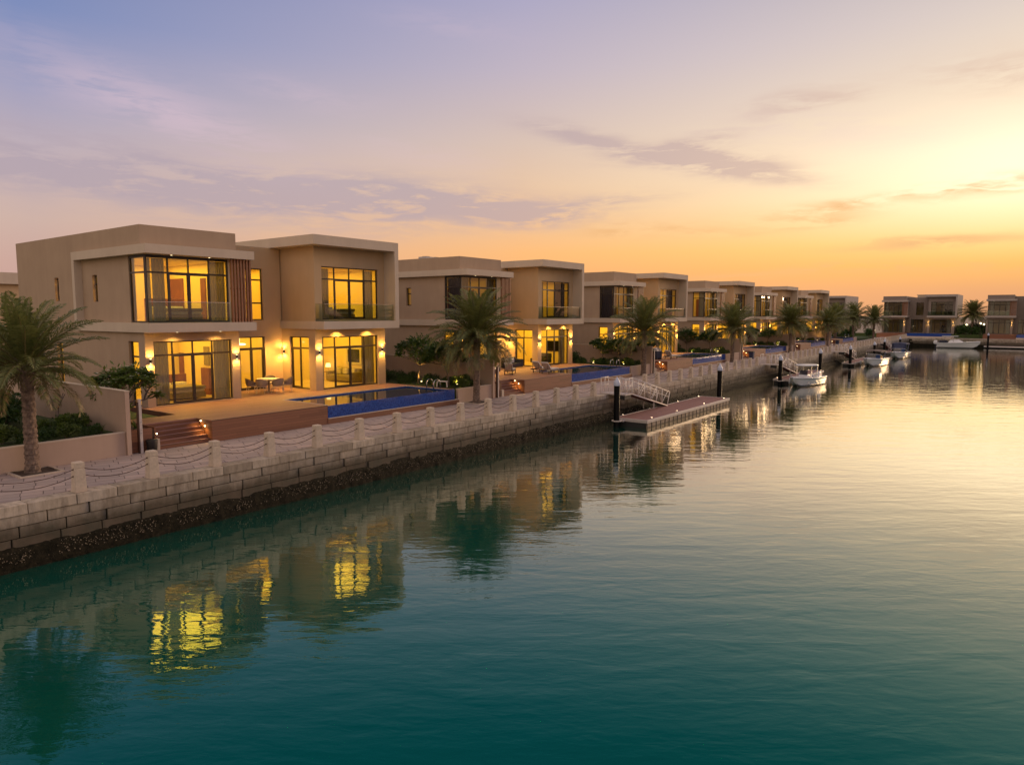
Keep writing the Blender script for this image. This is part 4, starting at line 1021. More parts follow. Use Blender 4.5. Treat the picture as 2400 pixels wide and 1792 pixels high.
# left garden behind the low wall
for i, (x, y) in enumerate([(-27.3, 10.7), (-27.0, 9.9), (-27.7, 9.5), (-28.6, 9.7), (-27.2, 8.9), (-28.1, 10.5), (-29.3, 10.9), (-27.4, 8.1)]):
    plant('l' if i % 2 == 0 else 's', x, y, 0.72, 0.62 if i < 5 else 0.8, 'low green shrub in the bed behind the first palm, %s from the tall wall' % ORD[i+1])
for i, (x, y) in enumerate([(-31.2, 9.2), (-32.3, 9.4), (-33.3, 9.6), (-30.3, 9.0), (-34.4, 9.9), (-31.6, 7.9), (-32.9, 8.0)]):
    plant('r', x, y, 0.72, 1.55, 'big dark hedge shrub at the left edge, %s from the palm trunk' % ORD[i+1])
plant('p', -27.15, 11.1, 0.78, 0.8, 'small spiky aloe at the foot of the tall garden wall')
plant('p', -26.8, 12.15, 0.78, 1.0, 'spiky plant in the timber planter by the nearest steps')
plant('p', -28.6, 12.1, 0.72, 0.9, 'spiky plant on the lawn beneath the small frangipani')
plant('s', -30.5, 13.0, 0.70, 1.0, 'leafy shrub under the window of the nearest villa')
plant('s', -32.5, 12.6, 0.70, 1.5, 'tall leafy shrub against the end wall of the nearest villa')
plant('r', -36.0, 12.6, 0.70, 1.5, 'dark shrub behind the tall garden wall at the left'); plant('r', -38.5, 13.0, 0.70, 1.6, 'dark shrub beside the lit ground window at the left')
for i, o in enumerate(OFF):
    bx = [(-34.4, 31.6, 'r', 0.95), (-33.4, 32.0, 'l', 0.95), (-32.4, 31.9, 'l', 0.9), (-31.7, 30.9, 'l', 0.7), (-30.6, 32.0, 'l', 0.95), (-29.7, 31.4, 'l', 0.8), (-29.0, 32.1, 'l', 0.9), (-27.6, 31.8, 's', 0.8), (-26.9, 31.0, 's', 0.6), (-27.1, 32.1, 'l', 0.75), (-28.3, 30.4, 's', 0.55), (-33.2, 30.9, 'r', 0.8)]
    if i in (1, 2): bx[0] = (-32.6, 31.2, 'r', 1.35)
    for j, (x, y, k, sc) in enumerate(bx):
        if i > 3 and j % 2: continue
        plant(k, x, y+o, 0.72, sc, '%s shrub in the %s\'s poolside bed, %s from the house' % ({'r': 'round', 'l': 'low dark', 's': 'leafy'}[k], VW[i], ORD[j+1]))
    if i: plant('p', -26.8, 12.15+o, 0.78, 0.9, 'spiky plant in the timber planter by the steps of the %s' % VW[i])
    for j, (x, y) in enumerate(((-30.9, 31.6), (-28.0, 31.7))):
        r = empty('garden_uplight', (x+0.25, y+o-0.25, 0.74)); tag(r, '%s warm spotlight in the poolside bed of the %s' % (('left', 'right')[j], VW[i]), 'garden light')
        mb = MB(); mb.lathe((0, 0, 0), [(0.03, 0), (0.03, 0.05), (0.05, 0.07), (0.055, 0.13)], 10); mb.build('body', 'bronze', r)
        mb = MB(); mb.lathe((0, 0, 0.132), [(0.048, 0), (0.03, 0.012)], 10); mb.build('bulb', 'bulb', r)
        if i < 5: lamp(r, 'uplight', (0, 0, 0.16), 55*POW, up=True, size=140, rad=0.04)
# hedges of the far gap
for i, (x, y, s) in enumerate([(-13.4, 178.5, 3.2), (-12.2, 177.2, 2.4), (-9.6, 178.5, 2.6), (-10.6, 180.5, 3.0), (-14.3, 182, 3.4), (-9.0, 181, 3.2)]):
    plant('r' if i % 2 else 'l', x, y, 0.5, s, 'dark bush in the gap between the far villas, %s from the left' % ORD[i+1])
for i, (x, y, s) in enumerate([(-29.5, 143, 2.2), (-31, 140, 2.4), (-29.8, 150, 2.4), (-30.5, 156, 2.6), (-27.5, 160, 2.2)]):
    plant('r', x, y, 0.2, s, 'large bush near the far quay corner, %s from the left' % ORD[i+1])
for i, (x, y, z) in enumerate([(-9.3, 176.5, 2.9), (-11.8, 176.5, 2.6), (-8.75, 176.9, 2.7), (-25.4, 152.5, 1.7)]):
    r = empty('street_lamp', (x, y, 0)); tag(r, 'small glowing globe lamp %s' % ('between the far villas, %s from the left' % ('second', 'first', 'third')[i] if i < 3 else 'near the last palm of the promenade'), 'lamp', 'globe lamps at the far end')
    mb = MB(); mb.tube([(0, 0, 0), (0, 0, z)], 0.04, 8); mb.build('pole', 'bronze', r)
    mb = MB(); mb.lathe((0, 0, z+0.18), [(0.02, -0.18), (0.13, -0.13), (0.18, 0), (0.13, 0.13), (0.02, 0.18)], 12); mb.build('globe', 'bulb_soft', r, smooth=True)
# ---------------------------------------------------------------- docks
def dock(y0, y1, x0, x1, lab, n, gang=None, piles=()):
    r = empty('floating_dock', (x0, y0, -1.8)); tag(r, lab, 'dock')
    W, L = x1-x0, y1-y0
    mb = MB(); mb.box(0.1, W-0.1, 0.12, L-0.1, 0.40, 0.46); mb.build('decking', 'dock_boards', r, off=(0, 0, 0))
    mb = MB(); mb.box(W-0.1, W, 0, L, 0.28, 0.475); mb.box(0, 0.1, 0, L, 0.28, 0.475); mb.box(0.1, W-0.1, 0, 0.12, 0.28, 0.475); mb.box(0.1, W-0.1, L-0.1, L, 0.28, 0.475)
    mb.build('edge_frame', 'galvanised', r, bevel=0.02)
    mb = MB(); k = int(L/0.62)
    for i in range(k):
        a = 0.05+i*(L-0.1)/k; mb.box(W-0.55, W-0.04, a+0.03, a+(L-0.1)/k-0.03, -0.3, 0.275); mb.box(0.04, 0.5, a+0.03, a+(L-0.1)/k-0.03, -0.3, 0.275)
    mb.box(0.3, W-0.3, 0.3, L-0.1, -0.1, 0.40)
    mb.build('float', 'float_block', r)
    mb = MB()
    for i in range(k+1): a = 0.05+i*(L-0.1)/k; mb.box(W-0.035, W-0.015, a-0.02, a+0.02, -0.1, 0.28)
    mb.box(W-0.035, W-0.02, 0.1, L-0.1, 0.03, 0.05)
    mb.box(0.1, W-0.1, 0.02, 0.1, -0.1, 0.28); mb.build('fender_strip', 'rubber', r)
    mb = MB()
    for yy in (0.9, L*0.33, L*0.66, L-0.9):
        for xx in (0.16, W-0.16): mb.tube([(xx, yy-0.11, 0.54), (xx, yy+0.11, 0.54)], 0.018, 6); mb.tube([(xx, yy-0.04, 0.47), (xx, yy-0.04, 0.54)], 0.014, 6); mb.tube([(xx, yy+0.04, 0.47), (xx, yy+0.04, 0.54)], 0.014, 6)
    mb.build('cleat', 'steel', r)
    for j, (px, py, pt) in enumerate(piles):
        p_ = empty('mooring_pile', (px, py, -1.8)); tag(p_, 'black mooring pile with pale blue cone cap at the %s end of the %s dock' % (('near', 'far')[j], n), 'mooring pile', 'mooring piles of the docks')
        zt = pt+1.8; mb = MB(); mb.lathe((0, 0, -1.5), [(0.185, 0), (0.185, zt-0.52+1.5)], 20); mb.build('shaft', 'black_pile', p_, smooth=False)
        mb = MB(); mb.lathe((0, 0, zt-0.53), [(0.205, 0), (0.21, 0.02), (0.205, 0.2), (0.17, 0.30), (0.075, 0.43), (0.065, 0.50), (0.02, 0.54)], 20); mb.build('cap', 'pile_cap', p_, smooth=True)
        mb = MB()
        for a in range(16):
            a0, a1 = 2*pi*a/16, 2*pi*(a+1)/16
            mb.tube([(0.27*cos(a0), 0.27*sin(a0), 0.36), (0.27*cos(a1), 0.27*sin(a1), 0.36)], 0.045, 6)
        mb.box(-0.35, 0.35, 0.22, 0.6, 0.30, 0.40) if j == 0 else mb.box(-0.2, 0.2, -0.6, -0.22, 0.30, 0.40)
        mb.build('guide_collar', 'galvanised', p_)
def gangway(y0, y1, lab, xa=-21.30, xb=-20.42):
    r = empty('gangway', (xa, y0, 0)); tag(r, lab, 'gangway'); W = xb-xa; L = y1-y0; z0, z1 = 0.06, -1.28
    zz = lambda y: z0+(z1-z0)*y/L
    mb = MB(); mb.hexa([(0, 0, z0-0.06), (W, 0, z0-0.06), (W, L, z1-0.06), (0, L, z1-0.06), (0, 0, z0), (W, 0, z0), (W, L, z1), (0, L, z1)]); mb.build('walkway', 'dock_boards', r)
    for x in (0, W):
        mb = MB(); N = 6; H_ = 0.98; t_ = 0.026
        mb.tube([(x, -0.05, z0-0.06), (x, L, z1-0.06)], 0.045, 6)
        mb.tube([(x, -0.02, z0+H_), (x, L+0.35, zz(L+0.35)+H_)], 0.034, 6)
        mb.tube([(x, -0.02, z0+H_*0.62), (x, L+0.1, zz(L+0.1)+H_*0.62)], 0.014, 6)
        mb.tube([(x, L+0.35, zz(L+0.35)+H_), (x, L, z1)], t_, 6)
        for i in range(N):
            a, c = L*i/N, L*(i+1)/N
            mb.tube([(x, a, zz(a)), (x, a, zz(a)+H_)], t_, 6)
            if i % 2 == 0: mb.tube([(x, a, zz(a)+H_), (x, c, zz(c))], 0.020, 6)
            else: mb.tube([(x, a, zz(a)), (x, c, zz(c)+H_)], 0.020, 6)
        mb.build('truss_rail', 'white_paint', r, smooth=True)
    mb = MB(); mb.box(-0.85, W+0.1, -1.05, 0.0, -0.02, 0.05); mb.build('landing', 'galvanised', r)
    mb = MB(); mb.box(0.2, W, -0.95, -0.1, -0.30, -0.02); mb.build('bracket', 'rubber', r)
    mb = MB()
    for x in (-0.8, W+0.05):
        for y in (-1.0, -0.5, -0.03): mb.tube([(x, y, 0.05), (x, y, 1.02)], 0.022, 6)
        mb.tube([(x, -1.0, 1.02), (x, -0.03, 1.02)], 0.026, 6); mb.tube([(x, -1.0, 0.55), (x, -0.03, 0.55)], 0.016, 6)
        pass
    mb.tube([(-0.8, -1.0, 1.02), (W+0.05, -1.0, 1.02)], 0.024, 6); mb.tube([(-0.8, -1.0, 0.55), (W+0.05, -1.0, 0.55)], 0.016, 6)
    mb.build('landing_rail', 'white_paint', r, smooth=True)
    mb = MB()
    for x in (0.06, W-0.06): mb.tube([(x, L*0.62, zz(L*0.62)), (x, L*0.62, -1.34)], 0.05, 8)
    mb.build('support_leg', 'galvanised', r)
dock(38.2, 52.4, -20.75, -18.45, 'nearest floating dock with reddish deck boards and no boat', 'nearest', piles=((-20.25, 37.65, 1.25), (-19.5, 52.98, 1.22)))
gangway(39.95, 45.4, 'nearest white truss gangway sloping down to the empty dock')
dock(70.6, 84.5, -20.6, -19.0, 'second floating dock with the centre console boat beside it', 'second', piles=((-19.75, 70.05, 1.1), (-19.6, 85.2, 1.1)))
gangway(72.0, 78.6, 'second gangway, in front of the bollards by the fourth villa', -21.2, -20.4)
dock(99.9, 114.5, -20.3, -18.7, 'third floating dock with two motor boats beside it', 'third', piles=((-19.2, 99.4, 1.0), (-19.0, 115.1, 1.0)))
gangway(101.6, 108.2, 'third gangway, leading down behind the bowrider', -21.1, -20.2)
dock(132.0, 146.0, -20.8, -19.2, 'last small dock of the left bank behind the covered boat', 'last', piles=((-20.2, 131.4, 0.9), (-20.0, 146.7, 0.9)))
gangway(134.0, 140.5, 'last gangway near the far corner', -21.3, -20.5)
r = empty('floating_dock', (-8.0, 168.2, -1.8)); tag(r, 'long pale floating dock along the far bank at the right edge', 'dock')
mb = MB(); mb.box(0, 40, 0.1, 1.9, 0.38, 0.44); mb.build('decking', 'dock_boards', r)
mb = MB(); mb.box(0, 40, 0, 0.1, 0.25, 0.46); mb.box(0, 40, 1.9, 2.0, 0.25, 0.46); mb.box(-0.1, 0, 0, 2.0, 0.25, 0.46); mb.build('edge_frame', 'white_paint', r)
mb = MB(); mb.box(0.1, 39.9, 0.15, 1.85, -0.3, 0.38); mb.build('float', 'black_pile', r)
p_ = empty('mooring_pile', (-7.45, 167.9, -1.8)); tag(p_, 'tall dark mooring pile at the end of the far dock beside the white cruiser', 'mooring pile', 'mooring piles of the docks')
mb = MB(); mb.lathe((0, 0, -1), [(0.17, 0), (0.17, 3.6)], 14); mb.build('shaft', 'black_pile', p_)
mb = MB(); mb.lathe((0, 0, 2.6), [(0.19, 0), (0.19, 0.2), (0.02, 0.5)], 14); mb.build('cap', 'pile_cap', p_)

# ---------------------------------------------------------------- boats
def hull(L, B, D, flare=0.72, n=26, rake=0.9, rise=0.25):
    """hull along +Y with bow at -Y end; returns rings of half sections"""
    rings = []
    for k in range(n+1):
        t_ = k/n                                   # 0 bow .. 1 stern
        w = B/2*(1-(1-min(1, t_/0.55))**2.2)**0.75 if t_ < 0.55 else B/2*(1-0.10*((t_-0.55)/0.45)**2)
        w = max(w, 0.02); zs = D+rise*(1-t_)**2.0; wc = w*(flare if t_ < 0.5 else flare+0.14*(t_-0.5)*2); 
        keel = -0.25+0.55*max(0, (0.22-t_)/0.22)**1.6
        y_s = L*t_; y_k = L*t_+rake*(1-t_)**3
        ring = [(0, y_k, keel), (wc*0.55, y_k, keel+0.12), (wc, (y_s+y_k)/2, max(0.10, keel+0.18)+0.02), (wc*1.03, (y_s+y_k)/2, max(0.14, keel+0.20)+0.05), (w*0.95, y_s, zs*0.72), (w, y_s, zs-0.07), (w+0.035, y_s, zs-0.05), (w+0.035, y_s, zs), (w-0.03, y_s, zs+0.02)]
        rings.append(ring)
    return rings
def make_hull(r, L, B, D, deck_to, stripe='gelcoat_dark', rise=0.25):
    H = hull(L, B, D, rise=rise); mb = MB(); full = [h + [(-x, y, z) for x, y, z in h[::-1][:-1]] for h in H]
    mb.cur = 0; mb.loft(full, closed=False, caps=False)
    st = full[-1]; mb.f.append(tuple(len(mb.v)-len(st)+i for i in range(len(st)))); mb.mi.append(0)
    mb.build('hull', 'gelcoat', r, smooth=True)
    # boot stripe just proud of the chine
    mb = MB(); rows = []
    for h in H[1:]: rows.append([(h[2][0]+0.012, h[2][1], h[2][2]-0.03), (h[3][0]+0.012, h[3][1], h[3][2]+0.02)])
    for sgn in (1, -1):
        for a, c in zip(rows[:-1], rows[1:]): mb.quad(*[(p[0]*sgn, p[1], p[2]) for p in (a[0], c[0], c[1], a[1])])
    mb.build('boot_stripe', stripe, r)
    # deck: closed over the bow, open cockpit aft
    mb = MB(); nD = int(len(H)*deck_to)
    for k in range(nD):
        a, c = H[k][8], H[k+1][8]; cr = 0.05+0.10*math.sin(pi*min(1, k/max(1, nD)))
        mb.quad((-a[0], a[1], a[2]), (a[0], a[1], a[2]), (0, a[1], a[2]+cr), (0, a[1], a[2]+cr)) if False else None
        for s in (1, -1):
            q = [(a[0]*s, a[1], a[2]), (c[0]*s, c[1], c[2]), (c[0]*0.4*s, c[1], c[2]+0.07), (a[0]*0.4*s, a[1], a[2]+0.07)]
            mb.quad(*q)
        mb.quad((a[0]*0.4, a[1], a[2]+0.07), (c[0]*0.4, c[1], c[2]+0.07), (-c[0]*0.4, c[1], c[2]+0.07), (-a[0]*0.4, a[1], a[2]+0.07))
    for k in range(nD, len(H)-1):
        a, c = H[k][8], H[k+1][8]
        for s in (1, -1):
            mb.quad((a[0]*s, a[1], a[2]), (c[0]*s, c[1], c[2]), ((c[0]-0.22)*s, c[1], c[2]+0.01), ((a[0]-0.22)*s, a[1], a[2]+0.01))
            mb.quad(((c[0]-0.22)*s, c[1], c[2]+0.01), ((a[0]-0.22)*s, a[1], a[2]+0.01), ((a[0]-0.24)*s, a[1], 0.25), ((c[0]-0.24)*s, c[1], 0.25))
        mb.quad((a[0]-0.2, a[1], 0.25), (c[0]-0.2, c[1], 0.25), (-c[0]+0.2, c[1], 0.25), (-a[0]+0.2, a[1], 0.25))
    a = H[nD][8]; mb.box(-a[0]*0.95, a[0]*0.95, a[1]-0.03, a[1], 0.25, a[2]+0.05); a = H[-1][8]; mb.box(-a[0]+0.04, a[0]-0.04, a[1]-0.12, a[1]-0.01, 0.1, a[2]+0.01)
    mb.build('deck', 'gelcoat', r, smooth=False)
    return H
def outboard(r, y, z=0.45, x=0.0):
    mb = MB(); mb.loft([[(x+sx*w*0.5, y+yy, zz) for sx, yy in ((-1, -0.02), (1, -0.02), (1, l), (-1, l))] for w, l, zz in ((0.30, 0.42, z+0.25), (0.42, 0.62, z+0.40), (0.44, 0.66, z+0.75), (0.36, 0.52, z+0.98), (0.18, 0.34, z+1.04))])
    o = mb.build('outboard_cowling', 'gelcoat', r, bevel=0.03)
    mb = MB(); mb.box(x-0.09, x+0.09, y+0.1, y+0.36, z-0.9, z+0.27); mb.build('outboard_leg', 'gelcoat_dark', r)
# centre console
b = empty('centre_console_boat', (-17.95, 67.7, -1.8), R(-6)); b.scale = (0.95, 0.97, 0.78); tag(b, 'white centre console boat with hard top and outboard beside the second dock', 'boat')
H = make_hull(b, 6.7, 2.2, 0.95, 0.30)
mb = MB(); mb.box(-0.45, 0.45, 2.7, 3.9, 0.25, 1.35); mb.build('console', 'gelcoat', b, bevel=0.06)
mb = MB(); mb.box(-0.40, 0.40, 4.3, 4.8, 0.25, 1.15); mb.build('seat', 'white_cushion', b, bevel=0.05)
mb = MB()
for x in (-0.75, 0.75):
    for y in (2.8, 4.5): mb.tube([(x*0.9, y, 0.9), (x, y+0.08, 2.45)], 0.03, 6)
    mb.tube([(x*0.9, 2.8, 0.9), (x, 4.55, 2.3)], 0.02, 6)
mb.build('top_frame', 'steel', b)
mb = MB(); mb.loft([[(w*cos(a)*0.5, 3.6+l*sin(a)*0.5, z) for a in [2*pi*(j+0.5)/20 for j in range(20)]] for w, l, z in ((1.9, 2.6, 2.44), (2.15, 2.95, 2.48), (2.15, 2.95, 2.54), (1.8, 2.5, 2.60))]); mb.build('hard_top', 'gelcoat', b, smooth=True)
mb = MB(); mb.quad((-0.4, 2.68, 1.35), (0.4, 2.68, 1.35), (0.38, 2.95, 1.85), (-0.38, 2.95, 1.85)); mb.build('windscreen', 'boat_glass', b)
outboard(b, 6.72, 0.42)
mb = MB()
for s in (-1, 1): mb.tube([(s*0.15, 0.15, 1.25), (s*0.55, 0.9, 1.45), (s*0.9, 2.0, 1.35), (s*1.02, 2.4, 1.05)], 0.016, 5)
mb.build('bow_rail', 'steel', b)
# bowrider
def runabout(loc, rz, lab, canvas, cover):
    b = empty('motor_boat', loc, rz); tag(b, lab, 'boat')
    make_hull(b, 6.9, 2.35, 0.92, 0.42, rise=0.18)
    mb = MB(); mb.loft([[(-0.98, 2.6, 1.0), (-0.55, 1.95, 1.06), (0.55, 1.95, 1.06), (0.98, 2.6, 1.0), (1.02, 3.6, 0.98)], [(-0.90, 2.9, 1.50), (-0.5, 2.35, 1.55), (0.5, 2.35, 1.55), (0.90, 2.9, 1.50), (0.98, 3.7, 1.30)]], closed=False, caps=False); mb.build('windscreen', 'boat_glass', b)
    mb = MB(); pts = [(-0.98, 3.7, 1.31), (-0.90, 2.9, 1.51), (-0.5, 2.35, 1.56), (0.5, 2.35, 1.56), (0.90, 2.9, 1.51), (0.98, 3.7, 1.31)]; mb.tube(pts, 0.025, 6)
    mb.build('windscreen_frame', 'gelcoat', b)
    mb = MB()
    mb.box(-0.85, -0.25, 3.5, 4.1, 0.25, 1.05); mb.box(0.25, 0.85, 3.5, 4.1, 0.25, 1.05); mb.box(-0.95, 0.95, 5.8, 6.5, 0.25, 0.98); mb.build('seat', 'white_cushion', b, bevel=0.05)
    mb = MB()
    for x in (-1.0, 1.0): mb.tube([(x, 3.9, 0.9), (x, 3.2+0.2, 1.95 if not cover else 2.3)], 0.018, 6); mb.tube([(x, 3.9, 0.9), (x, 5.2, 1.95 if not cover else 2.3)], 0.018, 6)
    mb.build('canopy_frame', 'steel', b)
    zt = 2.0 if not cover else 2.35; mb = MB()
    rows = [[(-1.06, y, zt-0.16-dz), (-0.95, y, zt-dz), (0, y, zt+0.10-dz), (0.95, y, zt-dz), (1.06, y, zt-0.16-dz), (0.95, y, zt-0.04-dz), (0, y, zt+0.06-dz), (-0.95, y, zt-0.04-dz)] for y, dz in ((2.9, 0.10), (3.3, 0.0), (4.2, -0.03), (5.1, 0.0), (5.5, 0.08))]
    mb.loft(rows); mb.build('canopy', canvas, b, smooth=False)
    if cover:
        mb = MB(); mb.loft([[(-0.98, 3.0, 1.45), (-0.5, 2.4, 1.5), (0.5, 2.4, 1.5), (0.98, 3.0, 1.45)], [(-1.0, 3.05, 2.18), (-0.6, 2.85, 2.27), (0.6, 2.85, 2.27), (1.0, 3.05, 2.18)]], closed=False, caps=False); mb.build('front_curtain', canvas, b)
    mb = MB(); mb.tube([(-0.5, 0.5, 1.12), (-0.75, 1.4, 1.12)], 0.015, 5); mb.tube([(0.5, 0.5, 1.12), (0.75, 1.4, 1.12)], 0.015, 5); mb.build('grab_rail', 'steel', b)
    return b
runabout((-17.35, 99.9, -1.8), R(-5), 'white motor boat with brown canopy and blue screen beside the third dock', 'canvas_grey', False)
runabout((-16.95, 119.2, -1.8), R(-3), 'white boat with navy canvas enclosure, last one of the left bank', 'canvas_navy', True)
b = empty('cabin_cruiser', (-8.6, 165.8, -1.8), R(90)); tag(b, 'long white cruiser moored broadside at the far end of the canal', 'boat')
make_hull(b, 7.3, 2.3, 1.05, 0.55, rise=0.35)
mb = MB(); mb.loft([[(-0.75, 2.6, 1.15), (0.75, 2.6, 1.15), (0.95, 5.4, 1.1), (-0.95, 5.4, 1.1)], [(-0.45, 3.6, 1.75), (0.45, 3.6, 1.75), (0.8, 5.0, 1.7), (-0.8, 5.0, 1.7)]]); mb.build('cabin', 'gelcoat', b, bevel=0.04)
mb = MB()
for x in (-0.8, 0.8): mb.tube([(x, 4.4, 1.2), (x, 4.6, 2.35)], 0.03, 6); mb.tube([(x, 6.3, 1.1), (x, 6.0, 2.35)], 0.03, 6)
mb.build('top_frame', 'steel', b)
mb = MB(); mb.box(-0.95, 0.95, 3.7, 6.5, 2.35, 2.45); mb.build('hard_top', 'gelcoat', b, bevel=0.03)
outboard(b, 7.3, 0.5, -0.3)
mb = MB(); mb.box(-0.9, 0.9, 5.6, 6.9, 0.9, 1.5); mb.build('seat', 'dark_cloth', b, bevel=0.04)

# ---------------------------------------------------------------- outdoor furniture
tb = empty('dining_table', (-32.95, 22.0, 0.88)); tag(tb, 'round outdoor dining table on the deck of the nearest villa', 'table')
mb = MB(); mb.lathe((0, 0, 0.70), [(0.58, 0), (0.60, 0.015), (0.60, 0.035), (0.58, 0.045)], 32); mb.build('tabletop', 'linen', tb)
mb = MB(); mb.lathe((0, 0, 0), [(0.26, 0), (0.26, 0.03), (0.06, 0.06), (0.05, 0.70)], 16); mb.build('pedestal', 'rattan', tb)
def chair():
    c = empty('tub_chair', (0, 0, 0)); mb = MB()
    # curved shell: seat opening to +x
    n = 18; rings = []
    for z, rr, hh in ((0.40, 0.24, 1), (0.46, 0.27, 1), (0.60, 0.30, 1), (0.80, 0.32, 0.0)):
        rings.append([(rr*cos(a), rr*sin(a)*1.02, z if z < 0.7 else 0.62+0.20*max(0, -cos(a))**0.7) for a in [R(55)+R(250)*j/n for j in range(n+1)]])
    mb.loft(rings, closed=False, caps=False)
    rings = [[(p[0]*0.9, p[1]*0.9, p[2]) for p in rg_] for rg_ in rings]; mb.loft(rings, closed=False, caps=False)
    o_ = mb.build('backrest', 'rattan', c, smooth=True)
    mb = MB(); mb.lathe((0.02, 0, 0.38), [(0.24, 0), (0.26, 0.03), (0.25, 0.09), (0.2, 0.11)], 20); mb.build('seat', 'linen', c)
    for sx in (-1, 1):
        for sy in (-1, 1): mb = MB(); mb.tube([(sx*0.16, sy*0.16, 0.40), (sx*0.24, sy*0.24, 0.0)], [0.018, 0.011], 6); mb.build('leg', 'linen', c)
    return c
ck = chair(); spots = [(-33.25, 21.15, 'left rear'), (-32.45, 21.25, 'left front'), (-32.15, 22.0, 'middle front'), (-32.45, 22.8, 'right front'), (-33.6, 22.5, 'right rear')]
for i, (x, y, w) in enumerate(spots):
    a = math.atan2(22.0-y, -32.95-x); lab = 'rattan tub chair at the round table, %s one' % w
    if i == 0: ck.location = (x, y, 0.88); ck.rotation_euler = (0, 0, a); tag(ck, lab, 'chair', 'tub chairs around the dining table')
    else: copy_thing(ck, (x, y, 0.88), a, 1.0, lab, 'tub chairs around the dining table')
def lounger():
    c = empty('sun_lounger', (0, 0, 0)); mb = MB()
    mb.box(-0.30, -0.25, -0.95, 0.95, 0.24, 0.30); mb.box(0.25, 0.30, -0.95, 0.95, 0.24, 0.30); mb.box(-0.25, 0.25, -0.95, -0.90, 0.24, 0.30); mb.box(-0.25, 0.25, 0.90, 0.95, 0.24, 0.30)
    for k in range(9): y = -0.25+k*0.13; mb.box(-0.25, 0.25, y, y+0.09, 0.27, 0.295)
    mb.build('frame', 'dark_wood', c)
    for sx in (-1, 1):
        for y in (-0.62, 0.82): mb = MB(); mb.box(sx*0.27-0.03, sx*0.27+0.03, y-0.03, y+0.03, 0, 0.24); mb.build('leg', 'dark_wood', c)
    mb = MB(); mb.box(-0.27, 0.27, -0.28, 0.92, 0.30, 0.37); mb.build('cushion', 'white_cushion', c, bevel=0.02)
    mb = MB(); mb.hexa([(-0.27, -0.30, 0.30), (0.27, -0.30, 0.30), (0.27, -0.24, 0.36), (-0.27, -0.24, 0.36), (-0.27, -0.85, 0.80), (0.27, -0.85, 0.80), (0.27, -0.79, 0.85), (-0.27, -0.79, 0.85)]); mb.build('backrest', 'white_cushion', c, bevel=0.015)
    mb = MB(); mb.tube([(-0.24, -0.72, 0.68), (-0.24, -0.80, 0.27)], 0.015, 5); mb.tube([(0.24, -0.72, 0.68), (0.24, -0.80, 0.27)], 0.015, 5); mb.build('prop', 'dark_wood', c)
    return c
lg = lounger(); LS = [(-27.5, 41.1, 0.1, 'right front'), (-28.6, 41.6, 0.05, 'right rear, behind another'), (-29.4, 38.9, 0.5, 'middle'), (-30.6, 38.3, 0.4, 'left one behind the wall'), (-31.3, 39.3, 0.3, 'left rear')]
for i, (x, y, a, w) in enumerate(LS):
    lab = 'white cushioned sun lounger on the second deck, %s' % w
    if i == 0: lg.location = (x, y, 0.88); lg.rotation_euler = (0, 0, a); tag(lg, lab, 'sun lounger', 'sun loungers')
    else: copy_thing(lg, (x, y, 0.88), a, 1.0, lab, 'sun loungers')
copy_thing(lg, (-27.3, 61.2, 0.88), 0.0, 1.0, 'lone white sun lounger on the deck of the third villa', 'sun loungers')
s_ = empty('outdoor_sofa', (-32.7, 43.4, 0.88), R(90)); tag(s_, 'dark blue outdoor sofa by the pillar of the second villa', 'sofa')
mb = MB(); mb.box(-0.95, 0.95, -0.4, 0.4, 0.08, 0.36); mb.build('seat', 'dark_cloth', s_, bevel=0.05)
mb = MB(); mb.box(-0.95, 0.95, 0.25, 0.42, 0.36, 0.80); mb.build('backrest', 'dark_cloth', s_, bevel=0.05)
for x in (-0.98, 0.98): mb = MB(); mb.box(x-0.09, x+0.09, -0.42, 0.42, 0.05, 0.66); mb.build('arm', 'dark_cloth', s_, bevel=0.05)
mb = MB(); mb.box(-0.6, -0.2, 0.1, 0.24, 0.38, 0.72); mb.box(0.2, 0.6, 0.1, 0.24, 0.38, 0.72); mb.build('pillow', 'white_cushion', s_, bevel=0.05)
b_ = empty('pool_bench', (-27.3, 29.6, 0.88), R(20)); tag(b_, 'small white curved stool beside the ladder of the nearest pool', 'stool')
mb = MB(); mb.tube([(-0.32, 0, 0.0), (-0.30, 0, 0.26), (-0.22, 0, 0.33), (0.22, 0, 0.33), (0.30, 0, 0.26), (0.32, 0, 0)], 0.035, 8); mb.tube([(-0.28, 0.22, 0.30), (0.28, 0.22, 0.30)], 0.03, 8); mb.box(-0.26, 0.26, -0.03, 0.24, 0.31, 0.35); mb.build('seat', 'white_paint', b_, smooth=False)
# grill cart and dark furniture on deck three
g_ = empty('barbecue_grill', (-28.0, 59.6, 0.88)); tag(g_, 'covered dark barbecue cart with pale lid on the deck of the third villa', 'grill')
mb = MB(); mb.box(-0.30, 0.30, -0.55, 0.55, 0.12, 0.78); mb.build('cabinet', 'dark_cloth', g_, bevel=0.03)
mb = MB(); mb.loft([[(-0.28, -0.45, 0.78), (0.28, -0.45, 0.78), (0.28, 0.45, 0.78), (-0.28, 0.45, 0.78)], [(-0.26, -0.43, 0.98), (0.20, -0.43, 0.98), (0.20, 0.43, 0.98), (-0.26, 0.43, 0.98)], [(-0.2, -0.4, 1.08), (0.1, -0.4, 1.08), (0.1, 0.4, 1.08), (-0.2, 0.4, 1.08)]]); mb.build('lid', 'aircon', g_, bevel=0.02)
for y in (-0.45, 0.45): mb = MB(); mb.tube([(-0.3, y, 0.08), (0.3, y, 0.08)], 0.08, 10); mb.build('wheel', 'rubber', g_)
